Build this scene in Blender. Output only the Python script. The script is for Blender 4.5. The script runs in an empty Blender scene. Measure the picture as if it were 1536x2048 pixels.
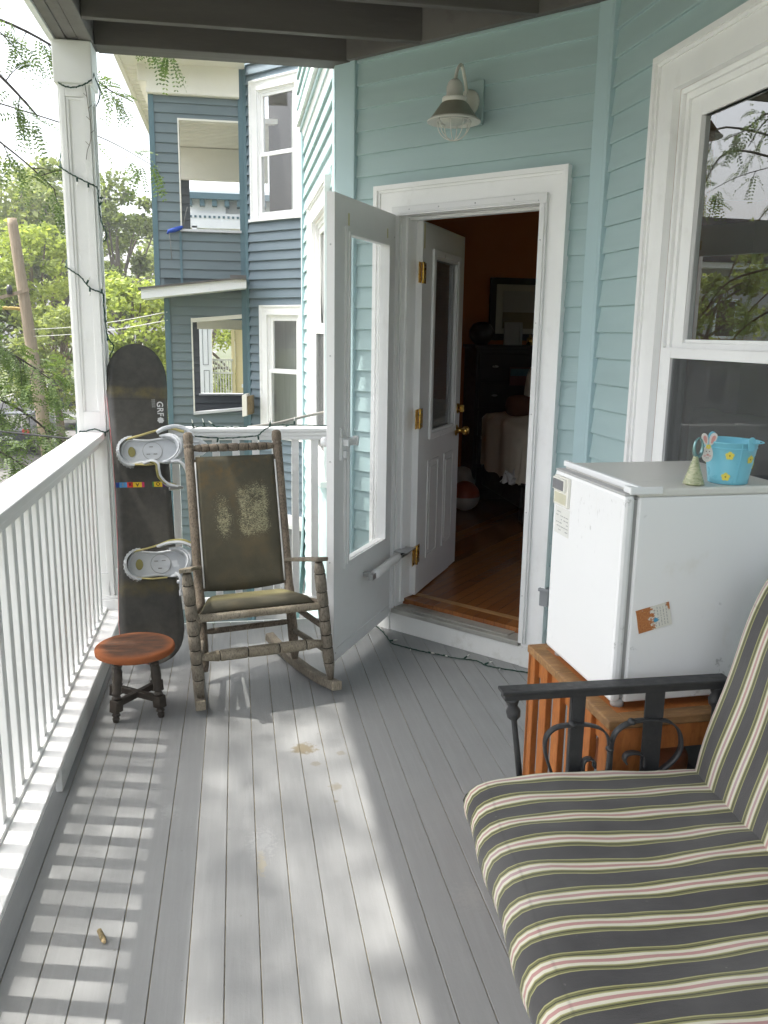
import bpy, bmesh, math, random
import numpy as np
from mathutils import Vector, Matrix
R = math.radians
sc = bpy.context.scene
COL = sc.collection
rnd = random.Random(7)

# ------------------------------------------------------------------ objects
def tag(o, label=None, cat=None, group=None, kind=None):
    if label: o['label'] = label
    if cat: o['category'] = cat
    if group: o['group'] = group
    if kind: o['kind'] = kind
    return o

def thing(name, label, cat, loc=(0, 0, 0), group=None):
    o = bpy.data.objects.new(name, None)
    o.empty_display_size = 0.05
    COL.objects.link(o)
    o.location = loc
    return tag(o, label, cat, group)

def origin_of(o):
    v = Vector((0, 0, 0))
    while o is not None:
        v += o.location
        o = o.parent
    return v

def copy_tree(o, parent=None):
    c = o.copy()
    COL.objects.link(c)
    c.parent = parent
    for ch in list(o.children):
        copy_tree(ch, c)
    return c

V = Vector
class MB:
    """collects shapes (in world metres) and links them as ONE mesh object"""
    def __init__(s):
        s.v = []; s.f = []; s.m = []; s.uv = {}; s.sm = []
    def face(s, idx, m=0, uv=None, smooth=False):
        if uv: s.uv[len(s.f)] = uv
        s.f.append(tuple(idx)); s.m.append(m); s.sm.append(smooth)
    def quad(s, a, b, c, d, m=0, uv=None):
        i = len(s.v); s.v += [tuple(a), tuple(b), tuple(c), tuple(d)]
        s.face((i, i+1, i+2, i+3), m, uv)
    def poly(s, pts, m=0, uv=None):
        i = len(s.v); s.v += [tuple(p) for p in pts]
        s.face(range(i, i+len(pts)), m, uv)
    def obox(s, o, a, b, c, m=0):
        o, a, b, c = V(o), V(a), V(b), V(c)
        if a.cross(b).dot(c) < 0: a, b = b, a
        i = len(s.v)
        for k in range(8):
            s.v.append(tuple(o + (a if k & 1 else V()) + (b if k & 2 else V()) + (c if k & 4 else V())))
        for q in ((0, 2, 3, 1), (4, 5, 7, 6), (0, 1, 5, 4), (2, 6, 7, 3), (0, 4, 6, 2), (1, 3, 7, 5)):
            s.face([i + j for j in q], m)
    def box(s, x0, x1, y0, y1, z0, z1, m=0):
        s.obox((x0, y0, z0), (x1-x0, 0, 0), (0, y1-y0, 0), (0, 0, z1-z0), m)
    def fbox(s, fr, u0, u1, z0, z1, d0, d1, m=0):
        s.obox(P(fr, u0, z0, d0), fr[1]*(u1-u0), (0, 0, z1-z0), fr[2]*(d1-d0), m)
    def ring(s, fr, u0, u1, z0, z1, w, d0, d1, m=0, wt=None, wb=None):
        wt = w if wt is None else wt; wb = w if wb is None else wb
        s.fbox(fr, u0, u0+w, z0, z1, d0, d1, m)
        s.fbox(fr, u1-w, u1, z0, z1, d0, d1, m)
        if wt > 0: s.fbox(fr, u0+w, u1-w, z1-wt, z1, d0, d1, m)
        if wb > 0: s.fbox(fr, u0+w, u1-w, z0, z0+wb, d0, d1, m)
    def prism(s, poly, o, ex, ey, ez, m=0, m_side=None):
        o, ex, ey, ez = V(o), V(ex), V(ey), V(ez)
        ms = m if m_side is None else m_side
        n = len(poly); i = len(s.v)
        if ex.cross(ey).dot(ez) < 0: poly = list(reversed(poly))
        area = sum(poly[k][0]*poly[(k+1) % n][1]-poly[(k+1) % n][0]*poly[k][1] for k in range(n))
        for t in (0, 1):
            for p in poly: s.v.append(tuple(o + ex*p[0] + ey*p[1] + ez*t))
        s.face([i+k for k in range(n)][::-1], m)
        s.face([i+n+k for k in range(n)], m)
        for k in range(n):
            k2 = (k+1) % n
            s.face((i+k, i+k2, i+n+k2, i+n+k), ms)
    def tube(s, pts, r, n=8, m=0, cap=True, closed=False, flat=None):
        """round (or flat=(a,b) elliptic) tube along points"""
        pts = [V(p) for p in pts]; L = len(pts)
        rs = r if isinstance(r, (list, tuple)) else [r]*L
        tang = []
        for k in range(L):
            a = pts[(k-1) % L] if (closed or k > 0) else pts[k]
            b = pts[(k+1) % L] if (closed or k < L-1) else pts[k]
            t = (b-a)
            tang.append(t.normalized() if t.length > 1e-9 else V((0, 0, 1)))
        ref = V((0, 0, 1)) if abs(tang[0].z) < .9 else V((1, 0, 0))
        nx = tang[0].cross(ref).normalized()
        i0 = len(s.v)
        for k in range(L):
            t = tang[k]
            nx = (nx - t*nx.dot(t)).normalized()
            ny = t.cross(nx)
            for j in range(n):
                a = 2*math.pi*j/n
                s.v.append(tuple(pts[k] + (nx*math.cos(a) + ny*math.sin(a))*rs[k]))
        for k in range(L if closed else L-1):
            k2 = (k+1) % L
            for j in range(n):
                j2 = (j+1) % n
                s.face((i0+k*n+j, i0+k*n+j2, i0+k2*n+j2, i0+k2*n+j), m, None, True)
        if cap and not closed:
            s.face([i0+j for j in range(n)][::-1], m)
            s.face([i0+(L-1)*n+j for j in range(n)], m)
    def ribbon(s, pts, side, w, t, m=0):
        """flat strap of width w (along side) and thickness t swept along pts"""
        pts = [V(p) for p in pts]; side = V(side).normalized(); L = len(pts); i0 = len(s.v)
        for k in range(L):
            d = (pts[min(k+1, L-1)] - pts[max(k-1, 0)]).normalized()
            nn = d.cross(side).normalized(); sd = nn.cross(d).normalized()
            for a, b in ((-1, -1), (1, -1), (1, 1), (-1, 1)):
                s.v.append(tuple(pts[k] + sd*(a*w/2) + nn*(b*t/2)))
        for k in range(L-1):
            for j in range(4):
                j2 = (j+1) % 4
                s.face((i0+k*4+j, i0+k*4+j2, i0+k*4+4+j2, i0+k*4+4+j), m, None, j in (0, 2))
        s.face((i0+3, i0+2, i0+1, i0), m); s.face([i0+(L-1)*4+j for j in range(4)], m)
    def turn(s, p0, p1, prof, n=14, m=0):
        """turned member: prof = [(t, r)] between p0 and p1"""
        p0, p1 = V(p0), V(p1)
        ax = (p1-p0); L = ax.length; ax.normalize()
        ref = V((1, 0, 0)) if abs(ax.x) < .9 else V((0, 1, 0))
        ex = ax.cross(ref).normalized(); ey = ax.cross(ex)
        i0 = len(s.v); K = len(prof)
        for t, r in prof:
            c = p0 + ax*(t*L)
            for j in range(n):
                a = 2*math.pi*j/n
                s.v.append(tuple(c + (ex*math.cos(a)+ey*math.sin(a))*max(r, 1e-4)))
        for k in range(K-1):
            for j in range(n):
                j2 = (j+1) % n
                s.face((i0+k*n+j, i0+k*n+j2, i0+k*n+n+j2, i0+k*n+n+j), m, None, True)
        s.face([i0+j for j in range(n)][::-1], m)
        s.face([i0+(K-1)*n+j for j in range(n)], m)
    def grid(s, fn, nu, nv, m=0, smooth=True, wrap=False):
        i0 = len(s.v)
        for a in range(nu+1):
            for b in range(nv+1):
                s.v.append(tuple(fn(a/nu, b/nv)))
        for a in range(nu):
            for b in range(nv):
                q = [i0+a*(nv+1)+b, i0+(a+1)*(nv+1)+b, i0+(a+1)*(nv+1)+b+1, i0+a*(nv+1)+b+1]
                s.face(q, m, [(a/nu, b/nv), ((a+1)/nu, b/nv), ((a+1)/nu, (b+1)/nv), (a/nu, (b+1)/nv)], smooth)
    def ellipsoid(s, c, rx, ry, rz, n=16, m=0):
        c = V(c)
        def fn(u, v):
            a = 2*math.pi*u; b = math.pi*(v-.5)
            return (c.x+rx*math.cos(a)*math.cos(b), c.y+ry*math.sin(a)*math.cos(b), c.z+rz*math.sin(b))
        s.grid(fn, n, n//2, m)
    def build(s, name, mats, parent=None, bevel=0, seg=2, recalc=True, loc=None, merge=True):
        me = bpy.data.meshes.new(name)
        o0 = origin_of(parent) if parent else V(loc or (0, 0, 0))
        me.from_pydata([(x-o0.x, y-o0.y, z-o0.z) for x, y, z in s.v], [], s.f)
        mats = mats if isinstance(mats, (list, tuple)) else [mats]
        for m in mats: me.materials.append(m)
        me.polygons.foreach_set('material_index', s.m)
        me.polygons.foreach_set('use_smooth', s.sm)
        if s.uv:
            ul = me.uv_layers.new(name='UVMap')
            for pi, uvs in s.uv.items():
                for li, uv in zip(me.polygons[pi].loop_indices, uvs): ul.data[li].uv = uv
        me.update()
        if recalc:
            bm = bmesh.new(); bm.from_mesh(me)
            if merge and len(s.v) < 60000: bmesh.ops.remove_doubles(bm, verts=bm.verts, dist=1e-6)
            bmesh.ops.recalc_face_normals(bm, faces=bm.faces)
            bm.to_mesh(me); bm.free()
        ob = bpy.data.objects.new(name, me)
        COL.objects.link(ob)
        if parent: ob.parent = parent
        else: ob.location = o0
        if bevel:
            b = ob.modifiers.new('bevel', 'BEVEL'); b.width = bevel; b.segments = seg
            b.limit_method = 'ANGLE'; b.angle_limit = R(40); b.harden_normals = False
        return ob

def frame(o, ang=None, U=None, N=None):
    return (V(o), V(U).normalized(), V(N).normalized())
def P(fr, u, z, d=0.0):
    return fr[0] + fr[1]*u + V((0, 0, z)) + fr[2]*d

def siding(mb, fr, u0, u1, z0, z1, e=.1057, zoff=0., holes=(), depth=.012, m=0, d0=0.0, jit=0.):
    """lapped clapboards with rectangular holes (u0,u1,z0,z1)"""
    k0 = math.floor((z0-zoff)/e); k1 = math.ceil((z1-zoff)/e)
    rr = random.Random(int(u0*1000)+int(z0*77)+5)
    for k in range(k0, k1):
        a, b = zoff+k*e, zoff+(k+1)*e
        cuts = sorted({max(a, z0), min(b, z1)} | {z for h in holes for z in h[2:4] if max(a, z0) < z < min(b, z1)})
        jj = rr.uniform(-jit, jit)
        for za, zb in zip(cuts, cuts[1:]):
            if zb-za < 1e-4: continue
            zm = (za+zb)/2
            ivs = [(u0, u1)]
            for h in holes:
                if h[2] < zm < h[3]:
                    new = []
                    for x0, x1 in ivs:
                        if h[1] <= x0 or h[0] >= x1: new.append((x0, x1)); continue
                        if h[0] > x0: new.append((x0, h[0]))
                        if h[1] < x1: new.append((h[1], x1))
                    ivs = new
            da = d0+depth*(1-(za-a)/e)+jj; db = d0+depth*(1-(zb-a)/e)+jj*.3
            for x0, x1 in ivs:
                mb.quad(P(fr, x0, za, da), P(fr, x1, za, da), P(fr, x1, zb, db), P(fr, x0, zb, db), m)
                if abs(za-a) < 1e-5:
                    mb.quad(P(fr, x0, za, d0-.006), P(fr, x1, za, d0-.006), P(fr, x1, za, da), P(fr, x0, za, da), m)
                    # rounded drip lip
                    mb.quad(P(fr, x0, za, da), P(fr, x1, za, da), P(fr, x1, za+.004, da+.0012), P(fr, x0, za+.004, da+.0012), m)

def smooth_path(pts, n=6):
    """Catmull-Rom through pts"""
    pts = [V(p) for p in pts]; out = []
    for i in range(len(pts)-1):
        p0 = pts[max(i-1, 0)]; p1 = pts[i]; p2 = pts[i+1]; p3 = pts[min(i+2, len(pts)-1)]
        for k in range(n):
            t = k/n
            out.append(0.5*((2*p1)+(p2-p0)*t+(2*p0-5*p1+4*p2-p3)*t*t+(3*p1-p0-3*p2+p3)*t**3))
    out.append(pts[-1])
    return out
# ------------------------------------------------------------------ materials
def mat(name):
    m = bpy.data.materials.new(name); m.use_nodes = True
    nt = m.node_tree; nt.nodes.clear()
    return m, nt
def nd(nt, t, **kw):
    n = nt.nodes.new(t)
    for k, v in kw.items(): setattr(n, k, v)
    return n
def lk(nt, a, b): nt.links.new(a, b)
def setin(n, **kw):
    for k, v in kw.items(): n.inputs[k.replace('_', ' ')].default_value = v
def c4(c): return (c[0], c[1], c[2], 1.0)

def coords(nt, scale=(1, 1, 1), rot=(0, 0, 0), kind='Object'):
    tc = nd(nt, 'ShaderNodeTexCoord'); mp = nd(nt, 'ShaderNodeMapping')
    mp.inputs['Scale'].default_value = scale; mp.inputs['Rotation'].default_value = rot
    lk(nt, tc.outputs[kind], mp.inputs['Vector'])
    return mp.outputs['Vector']
def noise(nt, vec, scale=5, detail=4, rough=.55, dist=0):
    n = nd(nt, 'ShaderNodeTexNoise'); setin(n, Scale=scale, Detail=detail, Roughness=rough, Distortion=dist)
    lk(nt, vec, n.inputs['Vector']); return n.outputs['Fac']
def ramp(nt, fac, stops, interp='LINEAR'):
    r = nd(nt, 'ShaderNodeValToRGB'); r.color_ramp.interpolation = interp
    el = r.color_ramp.elements
    while len(el) < len(stops): el.new(.5)
    for e, (p, c) in zip(el, stops):
        e.position = p; e.color = c4(c) if not isinstance(c, (int, float)) else (c, c, c, 1)
    lk(nt, fac, r.inputs['Fac']); return r.outputs['Color']
def mixc(nt, fac, a, b, mode='MIX'):
    n = nd(nt, 'ShaderNodeMix', data_type='RGBA', blend_type=mode)
    if isinstance(fac, (int, float)): n.inputs[0].default_value = fac
    else: lk(nt, fac, n.inputs[0])
    for s, x in ((6, a), (7, b)):
        if isinstance(x, (tuple, list)): n.inputs[s].default_value = c4(x)
        else: lk(nt, x, n.inputs[s])
    return n.outputs[2]
def mth(nt, op, a, b=None, clamp=False):
    n = nd(nt, 'ShaderNodeMath', operation=op, use_clamp=clamp)
    for i, x in ((0, a), (1, b)):
        if x is None: continue
        if isinstance(x, (int, float)): n.inputs[i].default_value = x
        else: lk(nt, x, n.inputs[i])
    return n.outputs[0]
def finish(nt, color, rough=.5, spec=.4, metal=0., bump=None, bstr=.2, bdist=.01, trans=0., sheen=0.):
    p = nd(nt, 'ShaderNodeBsdfPrincipled'); o = nd(nt, 'ShaderNodeOutputMaterial')
    if isinstance(color, (tuple, list)): p.inputs['Base Color'].default_value = c4(color)
    else: lk(nt, color, p.inputs['Base Color'])
    if isinstance(rough, (int, float)): p.inputs['Roughness'].default_value = rough
    else: lk(nt, rough, p.inputs['Roughness'])
    p.inputs['Specular IOR Level'].default_value = spec
    p.inputs['Metallic'].default_value = metal
    if trans: p.inputs['Transmission Weight'].default_value = trans
    if sheen: p.inputs['Sheen Weight'].default_value = sheen
    if bump is not None:
        b = nd(nt, 'ShaderNodeBump'); b.inputs['Strength'].default_value = bstr; b.inputs['Distance'].default_value = bdist
        lk(nt, bump, b.inputs['Height']); lk(nt, b.outputs['Normal'], p.inputs['Normal'])
    lk(nt, p.outputs['BSDF'], o.inputs['Surface'])
    return p

def paint(name, c, rough=.5, var=.12, scale=3., dirt=None, dirt_amt=.25, bump=.08, spec=.35, metal=0., stretch=(1, 1, 1), bscale=60., streak=None):
    """painted / plain surface with soft tonal drift, a little dirt and fine relief"""
    m, nt = mat(name); v = coords(nt, stretch)
    f = noise(nt, v, scale, 5, .6)
    lo = tuple(x*(1-var) for x in c); hi = tuple(min(1, x*(1+var*.6)) for x in c)
    col = ramp(nt, f, [(.3, lo), (.7, hi)])
    if dirt:
        g = noise(nt, v, scale*3.7, 6, .7)
        g2 = ramp(nt, g, [(.55, 0.), (.78, dirt_amt)])
        col = mixc(nt, g2, col, dirt)
    rr = ramp(nt, noise(nt, v, scale*5, 3), [(.3, max(0, rough-.08)), (.7, min(1, rough+.1))])
    finish(nt, col, rr, spec, metal, noise(nt, v, bscale, 3), bump, .004)
    return m

def wood(name, c1, c2, axis=(1, 1, 12), scale=9., rough=.6, bump=.3, dark=None, spec=.3):
    """wood with grain stretched along one local axis (small number = along grain)"""
    m, nt = mat(name); v = coords(nt, axis)
    f = noise(nt, v, scale, 6, .65, .4)
    col = ramp(nt, f, [(.3, c1), (.72, c2)])
    g = noise(nt, v, scale*4, 4, .6)
    if dark:
        col = mixc(nt, ramp(nt, g, [(.5, 0.), (.75, .8)]), col, dark)
    finish(nt, col, rough, spec, 0, g, bump, .004)
    return m

WHITE = paint('white_paint', (.85, .85, .84), .45, .05, 2.2, (.55, .52, .45), .18)
WHITE2 = paint('white_vinyl', (.82, .83, .83), .35, .03, 2., (.6, .58, .52), .10)
TRIM = paint('house_trim_white', (.88, .88, .87), .45, .05, 2.5, (.45, .43, .38), .2)
DOORW = paint('door_white', (.77, .77, .76), .4, .04, 2., (.5, .47, .42), .18)
AQUA = paint('aqua_clapboard', (.405, .53, .535), .55, .07, 1.6, (.33, .45, .46), .3, .12, stretch=(.5, .5, 3))
AQUAT = paint('aqua_trim', (.44, .585, .61), .5, .05, 1.6, (.4, .5, .5), .2)
BLUE = paint('slate_blue_siding', (.14, .182, .192), .5, .08, 1.2, (.09, .12, .14), .3, .05, stretch=(.5, .5, 3))
BLUET = paint('slate_blue_trim', (.095, .165, .19), .5, .06, 1.2)
CREAM = paint('cream_paint', (.76, .735, .65), .5, .05, 1.5, (.5, .47, .38), .2)
YELLOW = paint('pale_yellow_siding', (.78, .66, .36), .5, .06, 1.)
DKWOOD = paint('dark_stained_ceiling', (.105, .096, .09), .65, .22, 2., (.15, .14, .13), .5, .3, stretch=(.4, 3, 3))
DKWOOD2 = paint('dark_ledger_paint', (.15, .14, .132), .65, .2, 2., (.06, .05, .05), .4, .3)
BRASS = paint('brass', (.62, .40, .10), .28, .2, 8., (.3, .2, .06), .4, .05, .5, 1.)
STEEL = paint('zinc_metal', (.5, .5, .5), .35, .1, 8., None, 0, .05, .5, 1.)
IRON = paint('black_wrought_iron', (.040, .041, .043), .5, .3, 8., (.10, .09, .08), .4, .25, .5, .2)
BLACK = paint('black_plastic', (.02, .02, .022), .5, .2, 6.)
GREYBOX = paint('grey_vent_plastic', (.30, .31, .32), .5, .08, 5.)
GASKET = paint('grey_gasket', (.35, .35, .34), .6, .2, 6.)
GREENWIRE = paint('dark_green_wire', (.012, .05, .035), .5, .2, 20.)
REDPAINT = paint('red_lens', (.5, .03, .03), .3)

def m_deck():
    m, nt = mat('grey_porch_deck_paint')
    v = coords(nt); vs = coords(nt, (9, .5, 1))
    base = ramp(nt, noise(nt, v, 1.3, 5, .6), [(.25, (.236, .24, .24)), (.75, (.286, .289, .287))])
    streak = ramp(nt, noise(nt, vs, 6, 5, .65), [(.45, 0.), (.8, .35)])
    col = mixc(nt, streak, base, (.35, .355, .355))
    sp = ramp(nt, noise(nt, v, 34, 3, .5), [(.70, 0.), (.76, .75)])
    sp = mth(nt, 'MULTIPLY', sp, ramp(nt, noise(nt, v, 1.9, 2), [(.5, 0.), (.62, 1.)]))
    col = mixc(nt, sp, col, (.10, .085, .06))
    big = ramp(nt, noise(nt, v, 4.2, 4, .7), [(.62, 0.), (.8, .3)])
    col = mixc(nt, big, col, (.19, .19, .185))
    # two spilled brown stains beside the middle boards
    tc = nd(nt, 'ShaderNodeTexCoord')
    for (x, y, r, a) in ((.222, 2.985, .050, .75), (.312, 2.69, .026, .45), (.26, 2.86, .022, .4), (.36, 2.93, .018, .35), (.30, 2.60, .012, .5)):
        d = nd(nt, 'ShaderNodeVectorMath', operation='DISTANCE'); d.inputs[1].default_value = (x, y, 0)
        mp = nd(nt, 'ShaderNodeMapping'); mp.inputs['Scale'].default_value = (1, 1, 0)
        lk(nt, tc.outputs['Object'], mp.inputs['Vector']); lk(nt, mp.outputs['Vector'], d.inputs[0])
        wob = mth(nt, 'MULTIPLY', mth(nt, 'SUBTRACT', noise(nt, v, 42, 4, .7), .5), r*2.4)
        f = ramp(nt, mth(nt, 'DIVIDE', mth(nt, 'ADD', d.outputs['Value'], wob), r), [(.62, a), (1.0, 0.)])
        col = mixc(nt, f, col, (.15, .115, .055))
    for (x, y, sx_, sy_, r, a, cc) in ((.050, 2.40, 1, .55, .045, .32, (.46, .46, .47)), (.045, 2.29, 2.6, .6, .04, .38, (.40, .33, .18)), (-.245, 2.62, 1, .6, .03, .35, (.42, .42, .42)), (.62, 2.05, 1, .7, .05, .25, (.36, .35, .33)), (.80, 1.95, 1.2, .8, .03, .3, (.34, .30, .25)), (-.08, 1.60, 1, .4, .05, .35, (.20, .18, .15))):
        d = nd(nt, 'ShaderNodeVectorMath', operation='DISTANCE'); d.inputs[1].default_value = (x*sx_, y*sy_, 0)
        mp = nd(nt, 'ShaderNodeMapping'); mp.inputs['Scale'].default_value = (sx_, sy_, 0)
        lk(nt, tc.outputs['Object'], mp.inputs['Vector']); lk(nt, mp.outputs['Vector'], d.inputs[0])
        wob = mth(nt, 'MULTIPLY', mth(nt, 'SUBTRACT', noise(nt, v, 60, 4, .75), .5), r*3.4)
        f = ramp(nt, mth(nt, 'DIVIDE', mth(nt, 'ADD', d.outputs['Value'], wob), r), [(.4, a), (1.0, 0.)])
        col = mixc(nt, f, col, cc)
    rg = ramp(nt, noise(nt, v, 5, 4), [(.3, .42), (.7, .6)])
    finish(nt, col, rg, .35, 0, mth(nt, 'ADD', noise(nt, vs, 20, 4), noise(nt, v, 90, 2)), .12, .003)
    return m
DECK = m_deck()
GAPDIRT = paint('tan_grit_in_gaps', (.30, .255, .17), .9, .5, 30., (.05, .04, .03), .9)

def m_glass(name, ior=1.5, tint=(.93, .95, .95), rough=.0):
    m, nt = mat(name)
    f = nd(nt, 'ShaderNodeFresnel'); ge = nd(nt, 'ShaderNodeNewGeometry')
    lk(nt, mth(nt, 'ADD', mth(nt, 'MULTIPLY', ge.outputs['Backfacing'], 1/ior-ior), ior), f.inputs['IOR'])
    t = nd(nt, 'ShaderNodeBsdfTransparent'); t.inputs['Color'].default_value = c4(tint)
    g = nd(nt, 'ShaderNodeBsdfGlossy'); g.inputs['Roughness'].default_value = rough; g.inputs['Color'].default_value = (1, 1, 1, 1)
    mx = nd(nt, 'ShaderNodeMixShader'); o = nd(nt, 'ShaderNodeOutputMaterial')
    lk(nt, f.outputs[0], mx.inputs[0]); lk(nt, t.outputs[0], mx.inputs[1]); lk(nt, g.outputs[0], mx.inputs[2])
    lk(nt, mx.outputs[0], o.inputs['Surface'])
    return m
GLASS = m_glass('window_glass', 1.75)
GLASSD = m_glass('storm_door_glass', 1.35, (.96, .97, .97))
GLASSB = m_glass('dark_double_glazing', 2.7, (.55, .58, .57))

def m_screen():
    m, nt = mat('insect_screen')
    t = nd(nt, 'ShaderNodeBsdfTransparent'); d = nd(nt, 'ShaderNodeBsdfDiffuse'); d.inputs['Color'].default_value = (.10, .105, .105, 1)
    mx = nd(nt, 'ShaderNodeMixShader'); o = nd(nt, 'ShaderNodeOutputMaterial'); mx.inputs[0].default_value = .62
    lk(nt, t.outputs[0], mx.inputs[1]); lk(nt, d.outputs[0], mx.inputs[2]); lk(nt, mx.outputs[0], o.inputs['Surface'])
    return m
SCREEN = m_screen()

def m_leaf(name, c1, c2, trans=.45):
    m, nt = mat(name)
    oi = nd(nt, 'ShaderNodeNewGeometry')
    v = coords(nt)
    f = noise(nt, v, .9, 3)
    r = mth(nt, 'ADD', mth(nt, 'MULTIPLY', oi.outputs['Random Per Island'], .6), mth(nt, 'MULTIPLY', f, .5))
    col = ramp(nt, r, [(.2, c1), (.85, c2)])
    d = nd(nt, 'ShaderNodeBsdfPrincipled'); d.inputs['Roughness'].default_value = .5; d.inputs['Specular IOR Level'].default_value = .3
    t = nd(nt, 'ShaderNodeBsdfTranslucent'); mx = nd(nt, 'ShaderNodeMixShader'); o = nd(nt, 'ShaderNodeOutputMaterial')
    mx.inputs[0].default_value = trans
    lk(nt, col, d.inputs['Base Color'])
    t2 = mixc(nt, 1., col, (1.0, 1.0, .55), 'MULTIPLY'); lk(nt, t2, t.inputs['Color'])
    lk(nt, d.outputs[0], mx.inputs[1]); lk(nt, t.outputs[0], mx.inputs[2]); lk(nt, mx.outputs[0], o.inputs['Surface'])
    return m
LEAF_A = m_leaf('maple_leaf', (.14, .18, .06), (.35, .41, .15))
LEAF_B = m_leaf('bright_young_leaf', (.20, .26, .06), (.44, .52, .15))
LEAF_C = m_leaf('dark_leaf', (.085, .12, .04), (.23, .29, .09))
LEAF_L = m_leaf('locust_leaflet', (.07, .115, .045), (.17, .24, .085), .4)
BARK = wood('grey_bark', (.10, .085, .07), (.2, .17, .14), (6, 6, 1), 3., .9, .8)
BARKD = wood('dark_twig_bark', (.035, .03, .028), (.08, .07, .06), (4, 4, 1), 8., .9, .5)
POLEW = wood('weathered_pole_wood', (.26, .20, .14), (.38, .31, .23), (8, 8, .6), 2.5, .85, .4, (.2, .16, .12))
# ------------------------------------------------------------------ the aqua house
a42 = R(-42)
FD = frame((1.393, 3.623, 0), U=(math.sin(a42), math.cos(a42), 0), N=(-math.cos(a42), math.sin(a42), 0))
FDC = (FD[0]-FD[1]*.024, FD[1], FD[2])
FR = frame((1.509, 3.494, 0), U=(.0262, -.9997, 0), N=(-.9997, -.0262, 0))
FT = frame((.535, 4.576, 0), U=(0, 1, 0), N=(-1, 0, 0))
LZ = -.022
house = thing('house', 'pale aqua clapboard house wall with open white doors, facing the porch', 'house', (1.45, 3.6, 0))

ORANGE = paint('orange_room_wall', (.42, .115, .02), .7, .1, 1.5)
ROOMW = paint('room_ceiling_paint', (.5, .45, .38), .8, .05, 2.)
def m_floorwood():
    m, nt = mat('varnished_floor_boards')
    v = coords(nt, (1, 1, 1), (0, 0, R(-48)))
    sx = nd(nt, 'ShaderNodeSeparateXYZ'); lk(nt, v, sx.inputs[0])
    row = mth(nt, 'DIVIDE', sx.outputs['Y'], .062)
    cell = mth(nt, 'FLOOR', row)
    wn = nd(nt, 'ShaderNodeTexWhiteNoise', noise_dimensions='1D'); lk(nt, cell, wn.inputs['W'])
    base = ramp(nt, wn.outputs['Value'], [(.0, (.20, .065, .018)), (1., (.34, .13, .035))])
    vs = coords(nt, (1.2, 18, 1), (0, 0, R(-48)))
    g = ramp(nt, noise(nt, vs, 6, 5, .6), [(.4, 0.), (.75, .45)])
    col = mixc(nt, g, base, (.10, .035, .012))
    fr = mth(nt, 'FRACT', row)
    col = mixc(nt, ramp(nt, fr, [(.0, 1.), (.05, 0.)]), col, (.03, .012, .006))
    finish(nt, col, .22, .5)
    return m
FLOORW = m_floorwood()

# --- clapboard walls
b = MB(); siding(b, FD, -.174, 1.283, -.03, 3.12, zoff=LZ, holes=[(-.02, 1.015, -1, 2.245)], jit=.0008)
b.build('door_wall', AQUA, house)
b = MB(); siding(b, FR, -.005, 4.6, -.03, 3.12, zoff=LZ, holes=[(.43, 1.53, .80, 2.50)], jit=.0008)
b.build('window_wall', AQUA, house)
b = MB(); siding(b, FT, .10, 2.24, -3.2, 3.02, zoff=LZ, holes=[(.28, 1.46, .66, 2.38)], depth=.016, jit=.001)
siding(b, (FT[0]+V((-.04, 0, 0)), FT[1], FT[2]), 0, 2.24, 3.07, 5.6, zoff=LZ, depth=.016)
b.box(.50, .54, 4.576, 6.816, 3.0, 3.03); b.build('side_wall', AQUA, house)
# flared skirt with white underside and moulding
b = MB()
b.quad((.530, 4.576, 2.92), (.530, 6.83, 2.92), (.50, 6.83, 3.07), (.50, 4.576, 3.07))
b.box(.478, .502, 4.576, 6.84, 3.04, 3.10); b.box(.53, .56, 4.576, 6.82, 2.86, 2.925)
b.build('skirt_moulding', TRIM, house)

# --- corner boards
b = MB(); b.fbox(FD, -.172, -.112, -.03, 3.12, 0, .026); b.fbox(FR, .004, .036, -.03, 3.12, 0, .024)
b.build('corner_board', AQUAT, house, .003)
b = MB(); b.fbox(FD, 1.157, 1.283, -.3, 3.12, .0, .028); b.fbox(FT, -.02, .10, -3.2, 3.0, 0, .024)
b.build('corner_board', AQUAT, house, .003)
b = MB(); b.fbox(FT, 2.17, 2.26, .08, 3.0, 0, .026); b.box(.51, .545, 6.80, 6.836, .08, 3.0)
# the lower end has come loose and swings away from the wall
pts = [(.522, 6.80, .10), (.512, 6.795, -.15), (.48, 6.78, -.5), (.43, 6.76, -.85), (.40, 6.75, -1.15)]
b.ribbon(pts, (.25, 1, 0), .09, .012); b.ribbon([V(p)+V((.012, .04, 0)) for p in pts], (1, -.2, 0), .05, .012)
b.build('corner_board', AQUAT, house)
# dark seam where the torn board has let go
b = MB(); b.box(.54, .56, 6.76, 6.84, -3.2, .1); b.build('wall_edge', BLUET, house)

# --- door casing
b = MB()
b.fbox(FDC, .0, .118, .10, 2.135, 0, .026); b.fbox(FDC, .902, 1.044, .10, 2.135, 0, .026)
b.fbox(FDC, 0, 1.044, 2.135, 2.247, 0, .026)
for (u0, u1, z0, z1) in ((.0, .022, .10, 2.247), (1.022, 1.044, .10, 2.247), (.022, 1.022, 2.225, 2.247)):
    b.fbox(FDC, u0, u1, z0, z1, .026, .044)
for (u0, u1, z0, z1) in ((.022, .034, .10, 2.213), (1.010, 1.022, .10, 2.213), (.022, 1.022, 2.213, 2.225)):
    b.fbox(FDC, u0, u1, z0, z1, .026, .034)
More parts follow.
